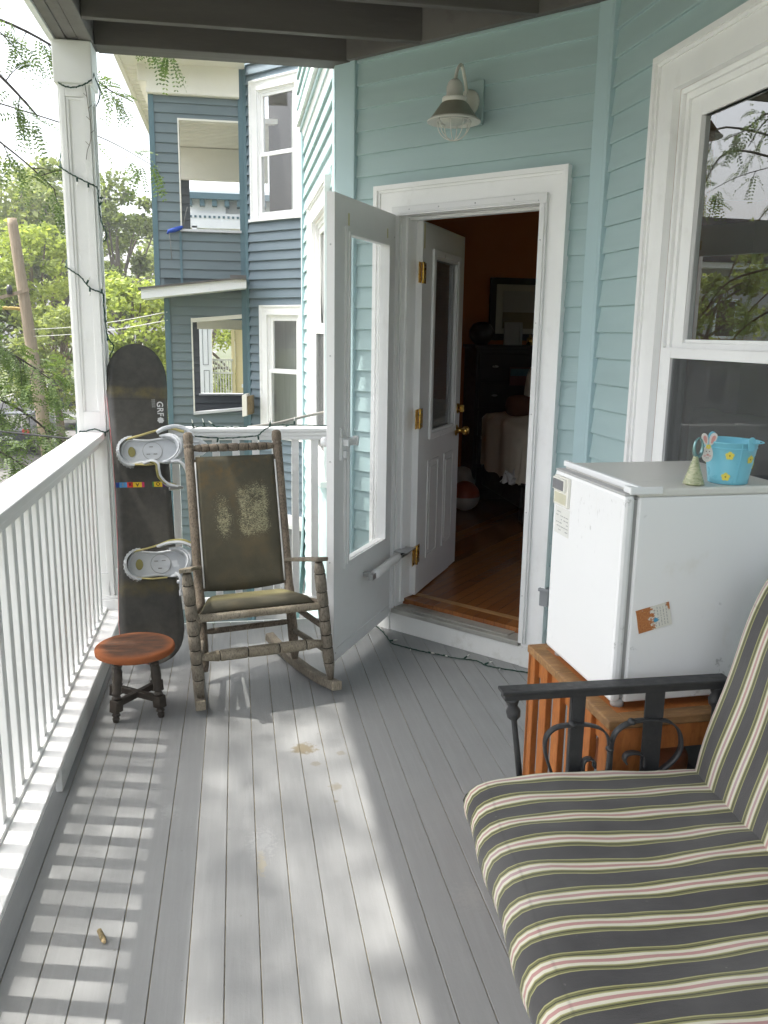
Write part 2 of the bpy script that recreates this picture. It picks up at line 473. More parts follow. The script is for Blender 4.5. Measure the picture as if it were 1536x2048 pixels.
# jambs reaching into the wall, with a stop
b.fbox(FDC, .106, .126, .12, 2.12, -.15, 0.); b.fbox(FDC, .893, .913, .12, 2.12, -.15, 0.); b.fbox(FDC, .126, .893, 2.10, 2.12, -.15, 0.)
b.fbox(FDC, .126, .138, .14, 2.10, -.085, -.045); b.fbox(FDC, .881, .893, .14, 2.10, -.06, -.03); b.fbox(FDC, .138, .881, 2.088, 2.10, -.085, -.045)
b.build('door_casing', TRIM, house, .002)
# metal storm frame on the casing
b = MB()
b.fbox(FDC, .092, .128, .115, 2.11, .026, .040); b.fbox(FDC, .885, .925, .115, 2.11, .026, .040); b.fbox(FDC, .092, .925, 2.10, 2.142, .026, .046)
b.fbox(FDC, .100, .106, .115, 2.10, .040, .046); b.fbox(FDC, .128, .885, 2.108, 2.114, .046, .052)
for z in (.35, .75, 1.2, 1.6, 1.95): b.turn(P(FDC, .117, z, .040), P(FDC, .117, z, .043), [(0, .004), (1, .003)], 8, 1)
for u in (.25, .45, .65, .82): b.turn(P(FDC, u, 2.125, .046), P(FDC, u, 2.125, .049), [(0, .004), (1, .003)], 8, 1)
b.build('storm_door_frame', [DOORW, STEEL], house, .0015)
# sill
b = MB(); b.fbox(FDC, .128, .893, .098, .122, -.15, .042); b.fbox(FDC, .2, .85, .122, .128, -.08, .01)
SILL = paint('worn_aluminium_sill', (.42, .41, .37), .45, .2, 6., (.25, .23, .19), .4, .1, .5, .3)
b.build('door_sill', SILL, house, .003)
b = MB(); b.fbox(FDC, .126, .893, .128, .152, -.20, -.15); b.build('wood_saddle', wood('oak_saddle', (.30, .15, .05), (.42, .23, .09), (2, 2, 2), 8, .35), house, .006)
b = MB(); b.fbox(FDC, .118, .902, .0, .096, 0, .034); b.fbox(FDC, .0, .118, .0, .10, 0, .040); b.fbox(FDC, .902, 1.03, .0, .10, 0, .040)
b.build('sill_riser', paint('scuffed_white_riser', (.74, .74, .72), .5, .08, 3., (.40, .38, .30), .45), house, .002)

# --- storm door, swung open onto the porch
FS = frame((.79, 4.275, 0), U=(-.507, -.862, 0), N=(.862, -.507, 0))
sd = MB()
L0, L1 = .0, .757
sd.fbox(FS, L0, .145, .095, 2.105, -.032, 0); sd.fbox(FS, .62, L1, .095, 2.105, -.032, 0)
sd.fbox(FS, .145, .62, 1.955, 2.105, -.032, 0); sd.fbox(FS, .145, .62, .095, .525, -.032, 0)
sd.ring(FS, .118, .648, .495, 1.985, .027, 0, .010); sd.ring(FS, .138, .628, .515, 1.965, .012, .010, .016)
sd.fbox(FS, .03, .725, .135, .140, 0, .003); sd.fbox(FS, .012, .745, .075, .097, -.026, -.006)
sd.fbox(FS, L1, L1+.004, .095, 2.105, -.032, .003)
storm = sd.build('storm_door', DOORW, house, .002)
b = MB(); b.quad(P(FS, .14, .52, -.016), P(FS, .63, .52, -.016), P(FS, .63, 1.96, -.016), P(FS, .14, 1.96, -.016)); b.build('glass_pane', GLASSD, storm)
for z in (.13, .55, 1.0, 1.45, 1.9):
    b = MB(); b.turn(P(FS, L1+.004, z, -.016), P(FS, L1+.007, z, -.016), [(0, .004), (1, .003)], 8); b.build('screw', STEEL, storm)
for z, s in ((2.0, .05), (.12, .735)):
    b = MB(); b.turn(P(FS, s, z, 0), P(FS, s, z, .003), [(0, .004), (1, .003)], 8); b.build('screw', STEEL, storm)
b = MB()
p0, p1 = P(FS, .40, .405, .055), P(FS, .06, .415, .055)
b.turn(p0, p1, [(0, .012), (.02, .021), (.05, .023), (.95, .023), (1, .019)], 16)
b.build('door_closer', DOORW, storm)
b = MB(); b.turn(p1, P(FS, -.07, .42, .065), [(0, .006), (1, .006)], 8, 1)
b.fbox(FS, -.09, .03, .428, .434, .02, .10); b.fbox(FS, -.09, .03, .40, .406, .03, .07)
b.build('closer_bracket', [STEEL, IRON], storm, .001)
b = MB(); b.obox(P(FS, .38, .395, .0), FS[1]*.03, (0, 0, .02), FS[2]*.055); b.obox(P(FS, .40, .392, .045), FS[1]*.05, (0, 0, .026), FS[2]*.022); b.build('closer_bracket', STEEL, storm, .001)
b = MB()
b.fbox(FS, .655, .705, 1.00, 1.10, 0, .014); b.fbox(FS, .60, .69, 1.062, 1.092, .014, .04); b.fbox(FS, .585, .60, 1.055, 1.098, .02, .046)
b.fbox(FS, .665, .690, 1.010, 1.04, .014, .03); b.fbox(FS, .690, .70, 1.10, 1.14, 0, .01)
b.build('latch', WHITE2, storm, .003)
b = MB(); b.turn(P(FS, .69, 1.075, -.032), P(FS, .69, 1.075, -.085), [(0, .018), (.15, .018), (.2, .010), (.55, .010), (.6, .022), (1, .02)], 14)
b.build('outer_knob', WHITE2, storm)
TAPE = paint('yellowed_tape_residue', (.62, .58, .36), .6, .1, 9.)
for q in ((.60, .618, 1.99, 2.04), (.135, .150, 1.985, 2.03), (.10, .112, 1.70, 1.80)):
    b = MB(); b.fbox(FS, *q, .0005, .0012); b.build('tape_residue', TAPE, storm)

# --- entry door, swung into the room
FE = frame((.93, 4.332, 0), U=(.509, .861, 0), N=(.861, -.509, 0))
b = MB()
W = .765
b.fbox(FE, 0, .185, .16, 2.095, -.044, 0); b.fbox(FE, .625, W, .16, 2.095, -.044, 0)
b.fbox(FE, .185, .625, 1.945, 2.095, -.044, 0); b.fbox(FE, .185, .625, .16, 1.02, -.044, 0)
for (s0, s1, z0, z1) in ((.155, .355, .33, .875), (.455, .645, .33, .875)):
    b.ring(FE, s0, s1, z0, z1, .018, 0, .007); b.fbox(FE, s0+.04, s1-.04, z0+.04, z1-.04, 0, .006)
edoor = b.build('entry_door', DOORW, house, .004)
b = MB(); b.ring(FE, .155, .655, .99, 1.975, .032, 0, .014); b.ring(FE, .187, .623, 1.022, 1.943, .016, -.01, .009)
b.build('glass_frame', WHITE2, edoor, .004)
BLIND = paint('dark_closed_blind', (.13, .13, .135), .6, .1, 3.)
b = MB(); b.fbox(FE, .185, .625, 1.02, 1.945, -.034, -.030)
for k in range(56): b.fbox(FE, .205, .605, 1.03+k*.0162, 1.034+k*.0162, -.030, -.024)
b.build('blind', BLIND, edoor)
b = MB(); b.quad(P(FE, .19, 1.025, -.016), P(FE, .62, 1.025, -.016), P(FE, .62, 1.94, -.016), P(FE, .19, 1.94, -.016)); b.build('glass_pane', GLASS, edoor)
for z in (1.845, 1.115, .385):
    b = MB()
    b.fbox(FE, .002, .052, z-.05, z+.05, .0004, .003)
    b.turn(P(FE, -.006, z-.052, .006), P(FE, -.006, z+.052, .006), [(0, .007), (.02, .0075), (.98, .0075), (1, .007)], 10)
    b.fbox(FDC, .8922, .8932, z-.05, z+.05, -.075, -.035)
    b.obox(P(FE, -.012, z-.05, -.004), V(FE[1])*-.05+V(FE[2])*.004, (0, 0, .1), V(FE[2])*.003)
    for dz in (-.03, .03): b.turn(P(FE, .03, z+dz, .003), P(FE, .03, z+dz, .0045), [(0, .005), (1, .004)], 8, 1)
    b.build('hinge', [BRASS, STEEL], edoor)
b = MB(); b.turn(P(FE, .705, .985, 0), P(FE, .705, .985, .078), [(0, .033), (.05, .033), (.12, .02), (.4, .012), (.5, .014), (.62, .026), (.85, .028), (.97, .02), (1, .0)], 18)
b.build('knob', BRASS, edoor)
b = MB(); b.turn(P(FE, .712, 1.115, 0), P(FE, .712, 1.115, .022), [(0, .03), (.4, .03), (.6, .022), (1, .018)], 18); b.fbox(FE, .704, .720, 1.095, 1.135, .022, .04)
b.build('deadbolt', BRASS, edoor)
b = MB(); b.fbox(FE, .012, .032, 1.965, 2.085, .0004, .0015); b.build('tape_residue', TAPE, edoor)

# --- the big sash window beside the corner
def sash_window(fr, u0, u1, z0, z1, cw, zmid, st, name_parent, screen=True, gl=GLASS, deep=.13, sill=True, wm=TRIM):
    w = MB()
    w.ring(fr, u0, u1, z0, z1, cw, 0, .028, 0, cw*1.0, .0)
    w.ring(fr, u0, u1, z0, z1, .022, .028, .046, 0, .022, .0)
    w.ring(fr, u0+.022, u1-.022, z0, z1-.022, .012, .028, .036, 0, .012, .0)
    w.fbox(fr, u0-.02 if sill else u0, u1+.02 if sill else u1, z0-.035, z0, -.02, .07 if sill else .04)
    win = w.build('window', wm, name_parent, .0025)
    j0, j1, zt = u0+cw, u1-cw, z1-cw
    f = MB(); f.ring(fr, j0, j1, z0, zt, .018, -.10, .0, 0); f.ring(fr, j0+.018, j1-.018, z0+.018, zt-.018, .022, -.055, -.012, 0)
    f.build('frame', wm, win, .002)
    i0, i1 = j0+.022, j1-.022
    s = MB(); s.ring(fr, i0+.012, i1-.012, zmid-.012, zt-.03, st, -.05, -.022, 0, st, .042); s.ring(fr, i0+st, i1-st, zmid+.03, zt-.03-st+.012, .012, -.056, -.03, 0)
    s.build('upper_sash', wm, win, .002)
    s = MB(); s.ring(fr, i0, i1, z0+.03, zmid+.012, st*.8, -.022+.003, .004, 0, .036, .06)
    s.build('lower_sash', wm, win, .002)
    g = MB(); 
    for (ua, ub, za, zb, d_) in ((i0+.02, i1-.02, zmid, zt-.05, -.040), (i0+.01, i1-.01, z0+.05, zmid, -.012)):
        g.quad(P(fr, ua, za, d_), P(fr, ub, za, d_), P(fr, ub, zb, d_), P(fr, ua, zb, d_))
    g.build('glass', gl, win)
    if screen:
        g = MB(); g.quad(P(fr, i0+.02, z0+.05, -.006), P(fr, i1-.02, z0+.05, -.006), P(fr, i1-.02, zmid-.02, -.006), P(fr, i0+.02, zmid-.02, -.006))
        g.build('screen', SCREEN, win)
    return win
sash_window(FR, .420, 1.54, .86, 2.51, .13, 1.50, .075, house, True, GLASSB, sill=False)
sash_window(FT, .28, 1.46, .70, 2.38, .13, 1.56, .05, house, True, GLASS)
GREYSH = paint('drawn_grey_shade', (.30, .30, .29), .8, .08, 3.)
b = MB(); b.fbox(FT, .38, 1.36, .66, 2.38, -.112, -.108); b.build('window_shade', GREYSH, house)  # blind lengthened to full height to keep sun off the room floor

# --- small grey vent box beside the casing
b = MB(); b.fbox(FD, -.045, .0, .325, .405, .012, .05); b.fbox(FD, -.05, .005, .395, .41, .012, .058)
b.build('vent_cover', GREYBOX, house, .004)

# --- room shell behind the door
b = MB()
def iw(fr, u0, u1, z0, z1): b.fbox(fr, u0, u1, z0, z1, -.15, -.125)
iw(FD, -.17, .082, .0, 3.0); iw(FD, .889, 1.30, .0, 3.0); iw(FD, .082, .889, 2.12, 3.0)
iw(FR, -.02, .54, 0, 3.0); iw(FR, 1.42, 4.6, 0, 3.0); iw(FR, .54, 1.42, 0, .86); iw(FR, .54, 1.42, 2.40, 3.0)
iw(FT, .0, .38, 0, 3.); iw(FT, 1.36, 2.9, 0, 3.); iw(FT, .38, 1.36, 0, .72); iw(FT, .38, 1.36, 2.27, 3.)
b.box(.6, 4.7, 7.4, 7.45, 0, 3.); b.box(4.65, 4.7, -1.1, 4.1, 0, 3.); b.box(4.65, 4.7, 5.4, 7.4, 0, 3.); b.box(4.65, 4.7, 4.1, 5.4, 0, .9); b.box(4.65, 4.7, 4.1, 5.4, 2.1, 3.); b.box(1.6, 4.65, -1.15, -1.1, 0, 3.)  # gap in the out-of-view right wall, added to brighten the room
b.box(.66, .70, 6.9, 7.4, 0, 3.0)
b.build('room_wall', ORANGE, house)
poly = [(.66, 4.62), (1.60, 3.57), (1.60, -1.1), (4.65, -1.1), (4.65, 7.4), (.66, 7.4)]
b = MB(); b.prism(poly, (0, 0, 2.75), (1, 0, 0), (0, 1, 0), (0, 0, .05)); b.build('room_ceiling', ROOMW, house)
poly2 = [(.60, 4.60), (.73, 4.46), (1.31, 3.80), (1.64, 3.45), (1.64, -1.1), (4.65, -1.1), (4.65, 7.4), (.60, 7.4)]
b = MB(); b.prism(poly2, (0, 0, .10), (1, 0, 0), (0, 1, 0), (0, 0, .05)); tag(b.build('room_floor', FLOORW), kind='structure')
# the house storey above and below, so nothing is open to the sky
b = MB(); b.prism([(.55, 4.62), (1.56, 3.52), (1.62, -1.15), (4.8, -1.15), (4.8, 7.5), (.55, 6.82)], (0, 0, 3.06), (1, 0, 0), (0, 1, 0), (0, 0, 2.6))
b.prism([(.56, 4.62), (1.56, 3.52), (1.62, -1.15), (4.8, -1.15), (4.8, 7.5), (.56, 6.82)], (0, 0, -3.2), (1, 0, 0), (0, 1, 0), (0, 0, 3.15))
b.build('storey_block', AQUA, house)
# ------------------------------------------------------------------ porch: deck, roof, post, railings
b = MB(); bw = .0890; x = -.592
rr = random.Random(3)
k = -2
def plank(x0, x1, y0, y1, zt):
    c = .0015
    prof = [(x0, -.03), (x0, zt-c), (x0+c, zt), (x1-c, zt), (x1, zt-c), (x1, -.03)]
    i = len(b.v)
    for y in (y0, y1): b.v.extend([(px, y, pz) for px, pz in prof])
    for j in range(5): b.face((i+j, i+j+6, i+j+7, i+j+1))
    b.face((i, i+1, i+2, i+3, i+4, i+5)); b.face((i+11, i+10, i+9, i+8, i+7, i+6))
while x+bw*k < 1.62:
    x0 = x+bw*k
    y1 = 4.475
    if x0 > .58: y1 = 4.475-(x0-.58)*1.11+.12
    plank(x0+.0011, x0+bw-.0011, -1.0, min(y1, 4.475), rr.uniform(-.0012, 0))
    k += 1
tag(b.build('deck_floor', DECK, recalc=True), kind='structure')
b = MB(); b.box(-.77, 1.62, -1, 4.47, -.05, -.0045); tag(b.build('subfloor', GAPDIRT), kind='structure')
b = MB(); b.box(-.80, -.772, -1, 4.63, -.32, -.012); b.box(-.772, .56, 4.478, 4.50, -.32, -.004); tag(b.build('deck_fascia', WHITE), kind='structure')

roof = thing('porch_roof', 'dark stained porch ceiling with open joists above the deck', 'porch roof', (.2, 2.5, 2.84))
for i, y in enumerate((4.130, 3.690, 3.27, 2.85, 2.43, 2.01, 1.59, 1.17, .75, .33, -.09, -.51)):
    b = MB(); xe = 1.50
    if y > 3.45: xe = 1.50-(y-3.45)*.90-.03
    b.box(-.62, xe, y, y+.04, 2.842, 3.04); b.build('joist', DKWOOD, roof, .003)
b = MB(); b.box(-.62, .58, 4.485, 4.62, 2.838, 3.06); b.build('end_beam', DKWOOD, roof, .004)
b = MB(); b.box(-.735, -.685, -1, 4.62, 2.846, 3.06); b.box(-.683, -.622, -1, 4.62, 2.842, 3.06); b.box(-.785, -.737, -1, 4.62, 2.842, 3.06)
b.build('side_beam', DKWOOD2, roof, .003)
b = MB(); b.box(-.815, -.788, -1, 4.64, 2.835, 3.10); b.build('fascia', WHITE, roof, .003)
b = MB(); b.fbox(FD, -.17, 1.19, 2.842, 3.05, .018, .055); b.fbox(FR, .03, 4.4, 2.842, 3.05, .018, .055); b.build('ledger', DKWOOD2, roof, .003)
b = MB(); b.prism([(-.80, -1), (-.80, 4.64), (.50, 4.64), (1.53, 3.50), (1.62, -1)], (0, 0, 3.06), (1, 0, 0), (0, 1, 0), (0, 0, .06)); b.build('ceiling_boards', DKWOOD, roof)
b = MB(); b.box(-1.13, 1.6, -1.05, 4.66, 3.15, 3.32); b.build('upper_deck', WHITE, roof)

post = thing('porch_post', 'tall square white porch post with recessed panels at the railing corner', 'post', (-.715, 4.525, 0))
b = MB()
x0, x1, y0, y1 = -.792, -.640, 4.452, 4.604
b.box(x0+.010, x1-.010, y0+.010, y1-.010, -.02, 2.84)
for (fo, fu, fn) in (((x0, y0, 0), (1, 0, 0), (0, -1, 0)), ((x1, y0, 0), (0, 1, 0), (1, 0, 0)), ((x0, y1, 0), (0, -1, 0), (-1, 0, 0)), ((x1, y1, 0), (-1, 0, 0), (0, 1, 0))):
    fr = frame(fo, U=fu, N=fn)
    b.fbox(fr, .0102, .034, .18, 2.70, -.010, .0); b.fbox(fr, .118, .1418, .18, 2.70, -.010, .0)
    b.fbox(fr, .034, .118, 2.60, 2.70, -.010, .0); b.fbox(fr, .034, .118, .18, .30, -.010, 0); b.fbox(fr, .034, .118, 1.00, 1.14, -.010, 0)
    for (za, zb) in ((1.14, 2.60), (.30, 1.00)):
        b.fbox(fr, .034, .046, za, zb, -.010, -.004); b.fbox(fr, .106, .118, za, zb, -.010, -.004)
        b.fbox(fr, .046, .106, zb-.012, zb, -.010, -.004)
b.build('shaft', WHITE, post, .0025)
b = MB(); b.box(x0-.012, x1+.012, y0-.012, y1+.012, 2.655, 2.84); b.build('capital', WHITE, post, .006)
b = MB(); b.box(x0-.010, x1+.010, y0-.010, y1+.010, 0, .16); b.box(x0-.004, x1+.004, y0-.004, y1+.004, .16, .18); b.build('base', WHITE, post, .004)

rail = thing('porch_railing', 'long white railing with square balusters along the open side of the porch', 'railing', (-.70, 1.5, 0), 'white porch railings')
b = MB(); b.box(-.785, -.657, -1, 4.45, 1.003, 1.038); b.box(-.752, -.690, -1, 4.45, .955, 1.003); b.build('top_rail', WHITE, rail, .006)
b = MB(); b.box(-.745, -.690, -1, 4.45, .075, .118); b.box(-.69, -.612, -1, 4.45, .080, .103); b.build('bottom_rail', WHITE, rail, .004)
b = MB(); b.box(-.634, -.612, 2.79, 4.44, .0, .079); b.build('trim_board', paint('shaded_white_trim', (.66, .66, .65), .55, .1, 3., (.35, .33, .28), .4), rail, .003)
y = 4.003+.112*3
proto = None
while y > -.95:
    if proto is None:
        b = MB(); b.box(-.738, -.700, y-.021, y+.021, .117, .957); proto = b.build('baluster', WHITE, rail, .003)
        py = y
    else:
        c = proto.copy(); COL.objects.link(c); c.parent = rail; c.location = (0, y-py, 0)
    y -= .112

rail2 = thing('porch_railing', 'short white railing behind the rocking chair at the end of the porch', 'railing', (0, 4.53, 0), 'white porch railings')
b = MB(); b.box(-.640, .63, 4.475, 4.585, 1.032, 1.052); b.box(-.640, .62, 4.485, 4.575, 1.010, 1.032); b.box(-.64, .615, 4.492, 4.565, .988, 1.010); b.build('top_rail', WHITE, rail2, .005)
b = MB(); b.box(-.640, .62, 4.492, 4.565, .075, .118); b.build('bottom_rail', WHITE, rail2, .004)
proto = None; xx = -.5275
while xx < .60:
    if proto is None:
        b = MB(); b.box(xx-.019, xx+.019, 4.510, 4.548, .117, .990); proto = b.build('baluster', WHITE, rail2, .003); px = xx
    else:
        c = proto.copy(); COL.objects.link(c); c.parent = rail2; c.location = (xx-px, 0, 0)
    xx += .1035
# ------------------------------------------------------------------ things on the porch
def text_mesh(body, size, o, ex, ey, name, m, parent, lift=.0006, depth=.0, spacing=1.0):
    cu = bpy.data.curves.new('txt', 'FONT'); cu.body = body; cu.size = size; cu.extrude = depth
    cu.align_x = 'CENTER'; cu.align_y = 'CENTER'; cu.space_character = spacing; cu.offset = size*.02
    t = bpy.data.objects.new('txt', cu); COL.objects.link(t)
    dg = bpy.context.evaluated_depsgraph_get()
    me = bpy.data.meshes.new_from_object(t.evaluated_get(dg)); COL.objects.unlink(t); bpy.data.objects.remove(t)
    ex, ey = V(ex).normalized(), V(ey).normalized(); ez = ex.cross(ey)
    M = Matrix((ex, ey, ez)).transposed()
    base = V(o)-origin_of(parent)
    for v in me.vertices: v.co = M @ v.co + base + ez*lift
    me.materials.clear(); me.materials.append(m)
    ob = bpy.data.objects.new(name, me); COL.objects.link(ob); ob.parent = parent
    return ob

# --- wall lamp
ND = FD[2]
lc = V((.958, 3.884, 0))
lamp = thing('wall_lamp', 'nautical gooseneck lamp with grey metal shade and wire cage above the door', 'lamp', (1.06, 3.97, 2.55))
b = MB(); b.fbox(FD, .42, .62, 2.458, 2.645, .010, .022); b.build('mounting_block', AQUA, lamp, .003)
LAMPW = paint('aged_white_enamel', (.72, .70, .64), .4, .08, 5., (.4, .36, .28), .4)
GALV = paint('galvanized_shade', (.36, .345, .27), .45, .2, 6., (.45, .44, .38), .4, .1, .5, .35)
wc = P(FD, .492, 2.555, .022)
b = MB(); b.turn(wc, wc+ND*.03, [(0, .056), (.45, .055), (.75, .044), (1, .024)], 24); b.build('wall_plate', LAMPW, lamp)
top = V((lc.x, lc.y, 2.622)); w0 = wc+ND*.022
pts = smooth_path([w0, w0+V((0, 0, .05))+ND*.004, w0+V((0, 0, .095))+ND*.02, (w0+top)/2+V((0, 0, .105)), top+V((0, 0, .045))-ND*.016, top+V((0, 0, -.005))], 8)
b = MB(); b.tube(pts, .0075, 10); b.build('gooseneck', LAMPW, lamp)
def latz(b, prof, c, n=28, m=0): b.turn((c.x, c.y, 0), (c.x, c.y, 1), [(z, r) for r, z in prof], n, m)
b = MB(); latz(b, [(.004, 2.628), (.018, 2.624), (.030, 2.612), (.034, 2.598), (.036, 2.596), (.036, 2.556), (.052, 2.552), (.054, 2.548), (.054, 2.532), (.040, 2.530)], lc); b.build('socket_cap', LAMPW, lamp)
def shell(b, prof, c, n=40, m=0):
    i0 = len(b.v); K = len(prof)
    for r, z in prof:
        for j in range(n):
            a = 2*math.pi*j/n; b.v.append((c.x+r*math.cos(a), c.y+r*math.sin(a), z))
    for k in range(K-1):
        for j in range(n):
            j2 = (j+1) % n; b.face((i0+k*n+j, i0+k*n+j2, i0+(k+1)*n+j2, i0+(k+1)*n+j), m, None, True)
b = MB(); shell(b, [(.050, 2.533), (.060, 2.525), (.100, 2.470), (.106, 2.464)], lc); shell(b, [(.106, 2.464), (.117, 2.456), (.118, 2.452), (.114, 2.451), (.104, 2.456), (.070, 2.470), (.066, 2.470), (.062, 2.50)], lc, m=1)
b.build('shade', [GALV, LAMPW], lamp)
FROST = paint('frosted_glass_globe', (.55, .55, .5), .3, .05, 4.)
b = MB(); latz(b, [(.058, 2.49), (.060, 2.468), (.05, 2.450), (.03, 2.442), (.0, 2.440)], lc); b.build('glass_globe', FROST, lamp)
b = MB()
for k in range(4):
    a = k*math.pi/4+.35
    pp = [lc+V((math.cos(a)*.074*math.cos(t), math.sin(a)*.074*math.cos(t), 2.455-.078*math.sin(t))) for t in [math.pi*i/16 for i in range(17)]]
    b.tube(pp, .0022, 6)
b.tube([lc+V((math.cos(t)*.074, math.sin(t)*.074, 2.455)) for t in [2*math.pi*i/24 for i in range(24)]], .0024, 6, closed=True)
b.build('wire_cage', LAMPW, lamp)

# --- snowboard
BA = V((-.408, 3.90, 0)); AX = V((-.065, .434, .899)).normalized(); WX = V((-.966, -.25, -.072)); WX = (WX-AX*WX.dot(AX)).normalized(); NX = -(WX.cross(AX)).normalized()
if NX.y > 0: NX = -NX
def BP(a, l, h=0.): return BA + AX*a + WX*l + NX*h     # l: positive = left
LB = 1.612
def hw(a):
    t = min(a, LB-a); s = .150-.017*max(0, 1-((a-LB/2)/.58)**2)
    if t < .19: s *= math.sqrt(max(0, 1-((.19-t)/.19)**2.3))
    return max(s, .004)
def curl(a):
    t = min(a, LB-a); return .055*max(0, (.24-t)/.24)**2
st = [0, .003, .01, .02, .035, .055, .08, .11, .15, .2, .26]; stn = st+[.26+(LB-.52)*k/14 for k in range(1, 14)]+[LB-x for x in st[::-1]]
BOARDM, nt = mat('scuffed_charcoal_topsheet')
v = coords(nt); uvn = nd(nt, 'ShaderNodeUVMap')
base = ramp(nt, noise(nt, v, 22, 5, .7), [(.3, (.050, .048, .043)), (.75, (.085, .080, .070))])
sep = nd(nt, 'ShaderNodeSeparateXYZ'); lk(nt, uvn.outputs[0], sep.inputs[0])
wob = mth(nt, 'ADD', sep.outputs['X'], mth(nt, 'MULTIPLY', noise(nt, coords(nt, (2, 2, 2)), 3, 4), .06))
band = ramp(nt, wob, [(.225, 0.), (.255, .55), (.27, .5), (.29, .0), (.855, 0.), (.872, .6), (.888, .5), (.90, .0)])
band = mth(nt, 'MULTIPLY', band, ramp(nt, noise(nt, v, 14, 5, .7), [(.35, .1), (.6, 1.)]))
base = mixc(nt, band, base, (.17, .135, .05))
line = ramp(nt, sep.outputs['X'], [(.805, 0.), (.806, .8), (.8075, .8), (.8085, 0.), (.825, 0.), (.826, .8), (.8275, .8), (.8285, 0.)])
base = mixc(nt, line, base, (.012, .012, .012))
finish(nt, base, .42, .4, 0, noise(nt, v, 60, 3), .1, .002)
EDGER = paint('pink_red_sidewall', (.55, .09, .10), .4, .1, 10.)
EDGEB = paint('navy_sidewall', (.02, .02, .09), .4, .1, 10.)
snow = thing('snowboard', 'dark snowboard with white bindings leaning in the porch corner beside the post', 'snowboard', (-.42, 3.95, 0))
b = MB(); i0 = 0; NB = 8
for a in stn:
    h = hw(a); c = curl(a)
    for j in range(NB+1): b.v.append(tuple(BP(a, h*(1-2*j/NB), c+.006)))
    for j in range(NB+1): b.v.append(tuple(BP(a, h*(1-2*j/NB), c-.019)))
S = 2*(NB+1)
for k in range(len(stn)-1):
    ua, ub = stn[k]/LB, stn[k+1]/LB
    for j in range(NB):
        b.face((k*S+j, k*S+j+1, (k+1)*S+j+1, (k+1)*S+j), 0, [(ua, j/NB), (ua, (j+1)/NB), (ub, (j+1)/NB), (ub, j/NB)], True)
        b.face((k*S+NB+1+j, (k+1)*S+NB+1+j, (k+1)*S+NB+2+j, k*S+NB+2+j), 0, None, True)
    b.face((k*S, (k+1)*S, (k+1)*S+NB+1, k*S+NB+1), 1 if stn[k] < 1.28 else 2)
    b.face((k*S+NB, k*S+S-1, (k+1)*S+S-1, (k+1)*S+NB), 2)
b.build('deck', [BOARDM, EDGER, EDGEB], snow, recalc=True)
INKW = paint('white_print', (.58, .58, .57), .5, .05, 20.); INKG = paint('grey_print', (.28, .28, .27), .5, .05, 20.)
text_mesh('GRF', .043, BP(1.283, -.106, .0062), -AX, -WX, 'lettering', INKW, snow, .0008, 0, 1.05)
b = MB()
for k in range(7):
    a = 2*math.pi*k/7
    b.prism([(.006*math.cos(t), .006*math.sin(t)) for t in [2*math.pi*i/10 for i in range(10)]], BP(1.222+.0105*math.cos(a), -.106+.0105*math.sin(a), .0064), AX, WX, NX*.0006)
b.prism([(.009*math.cos(t), .009*math.sin(t)) for t in [2*math.pi*i/14 for i in range(14)]], BP(1.222, -.106, .0064), AX, WX, NX*.0007)
b.build('flower_emblem', INKW, snow)
b = MB()
for r_ in range(3):
    for k in range(5):
        b.prism([(0, 0), (.0075, 0), (.0075, .0035), (0, .0035)], BP(1.335-k*.0092, -.068-r_*.0062, .0063), -AX, -WX, NX*.0006)
b.build('small_print', INKG, snow)
strip = [((.02, .05, .25), .128, .112), ((.08, .28, .55), .112, .076), ((.5, .04, .03), .076, .048), ((.75, .50, .03), .048, .006), ((.55, .04, .12), .006, -.006), ((.08, .30, .06), -.045, -.052), ((.75, .50, .03), -.052, -.092), ((.10, .03, .16), -.092, -.128)]
for i, (c, l0, l1) in enumerate(strip):
    b = MB(); b.prism([(0, 0), (l0-l1, 0), (l0-l1, .026), (0, .026)], BP(.872, l0, .0061), -WX, AX, NX*.0005)
    b.build('colour_block', paint('strip_ink', c, .45, .05, 20.), snow)
INKK = paint('black_print', (.015, .015, .015), .5, .05, 20.)
text_mesh('A', .024, BP(.885, .027, .0068), WX, -AX, 'lettering', INKK, snow)
text_mesh('O', .024, BP(.885, -.072, .0068), -WX, AX, 'lettering', INKK, snow)
text_mesh('R', .022, BP(.885, .062, .0068), -WX, AX, 'lettering', INKK, snow)
text_mesh('E', .020, BP(.885, .095, .0068), -WX, AX, 'lettering', INKG, snow)

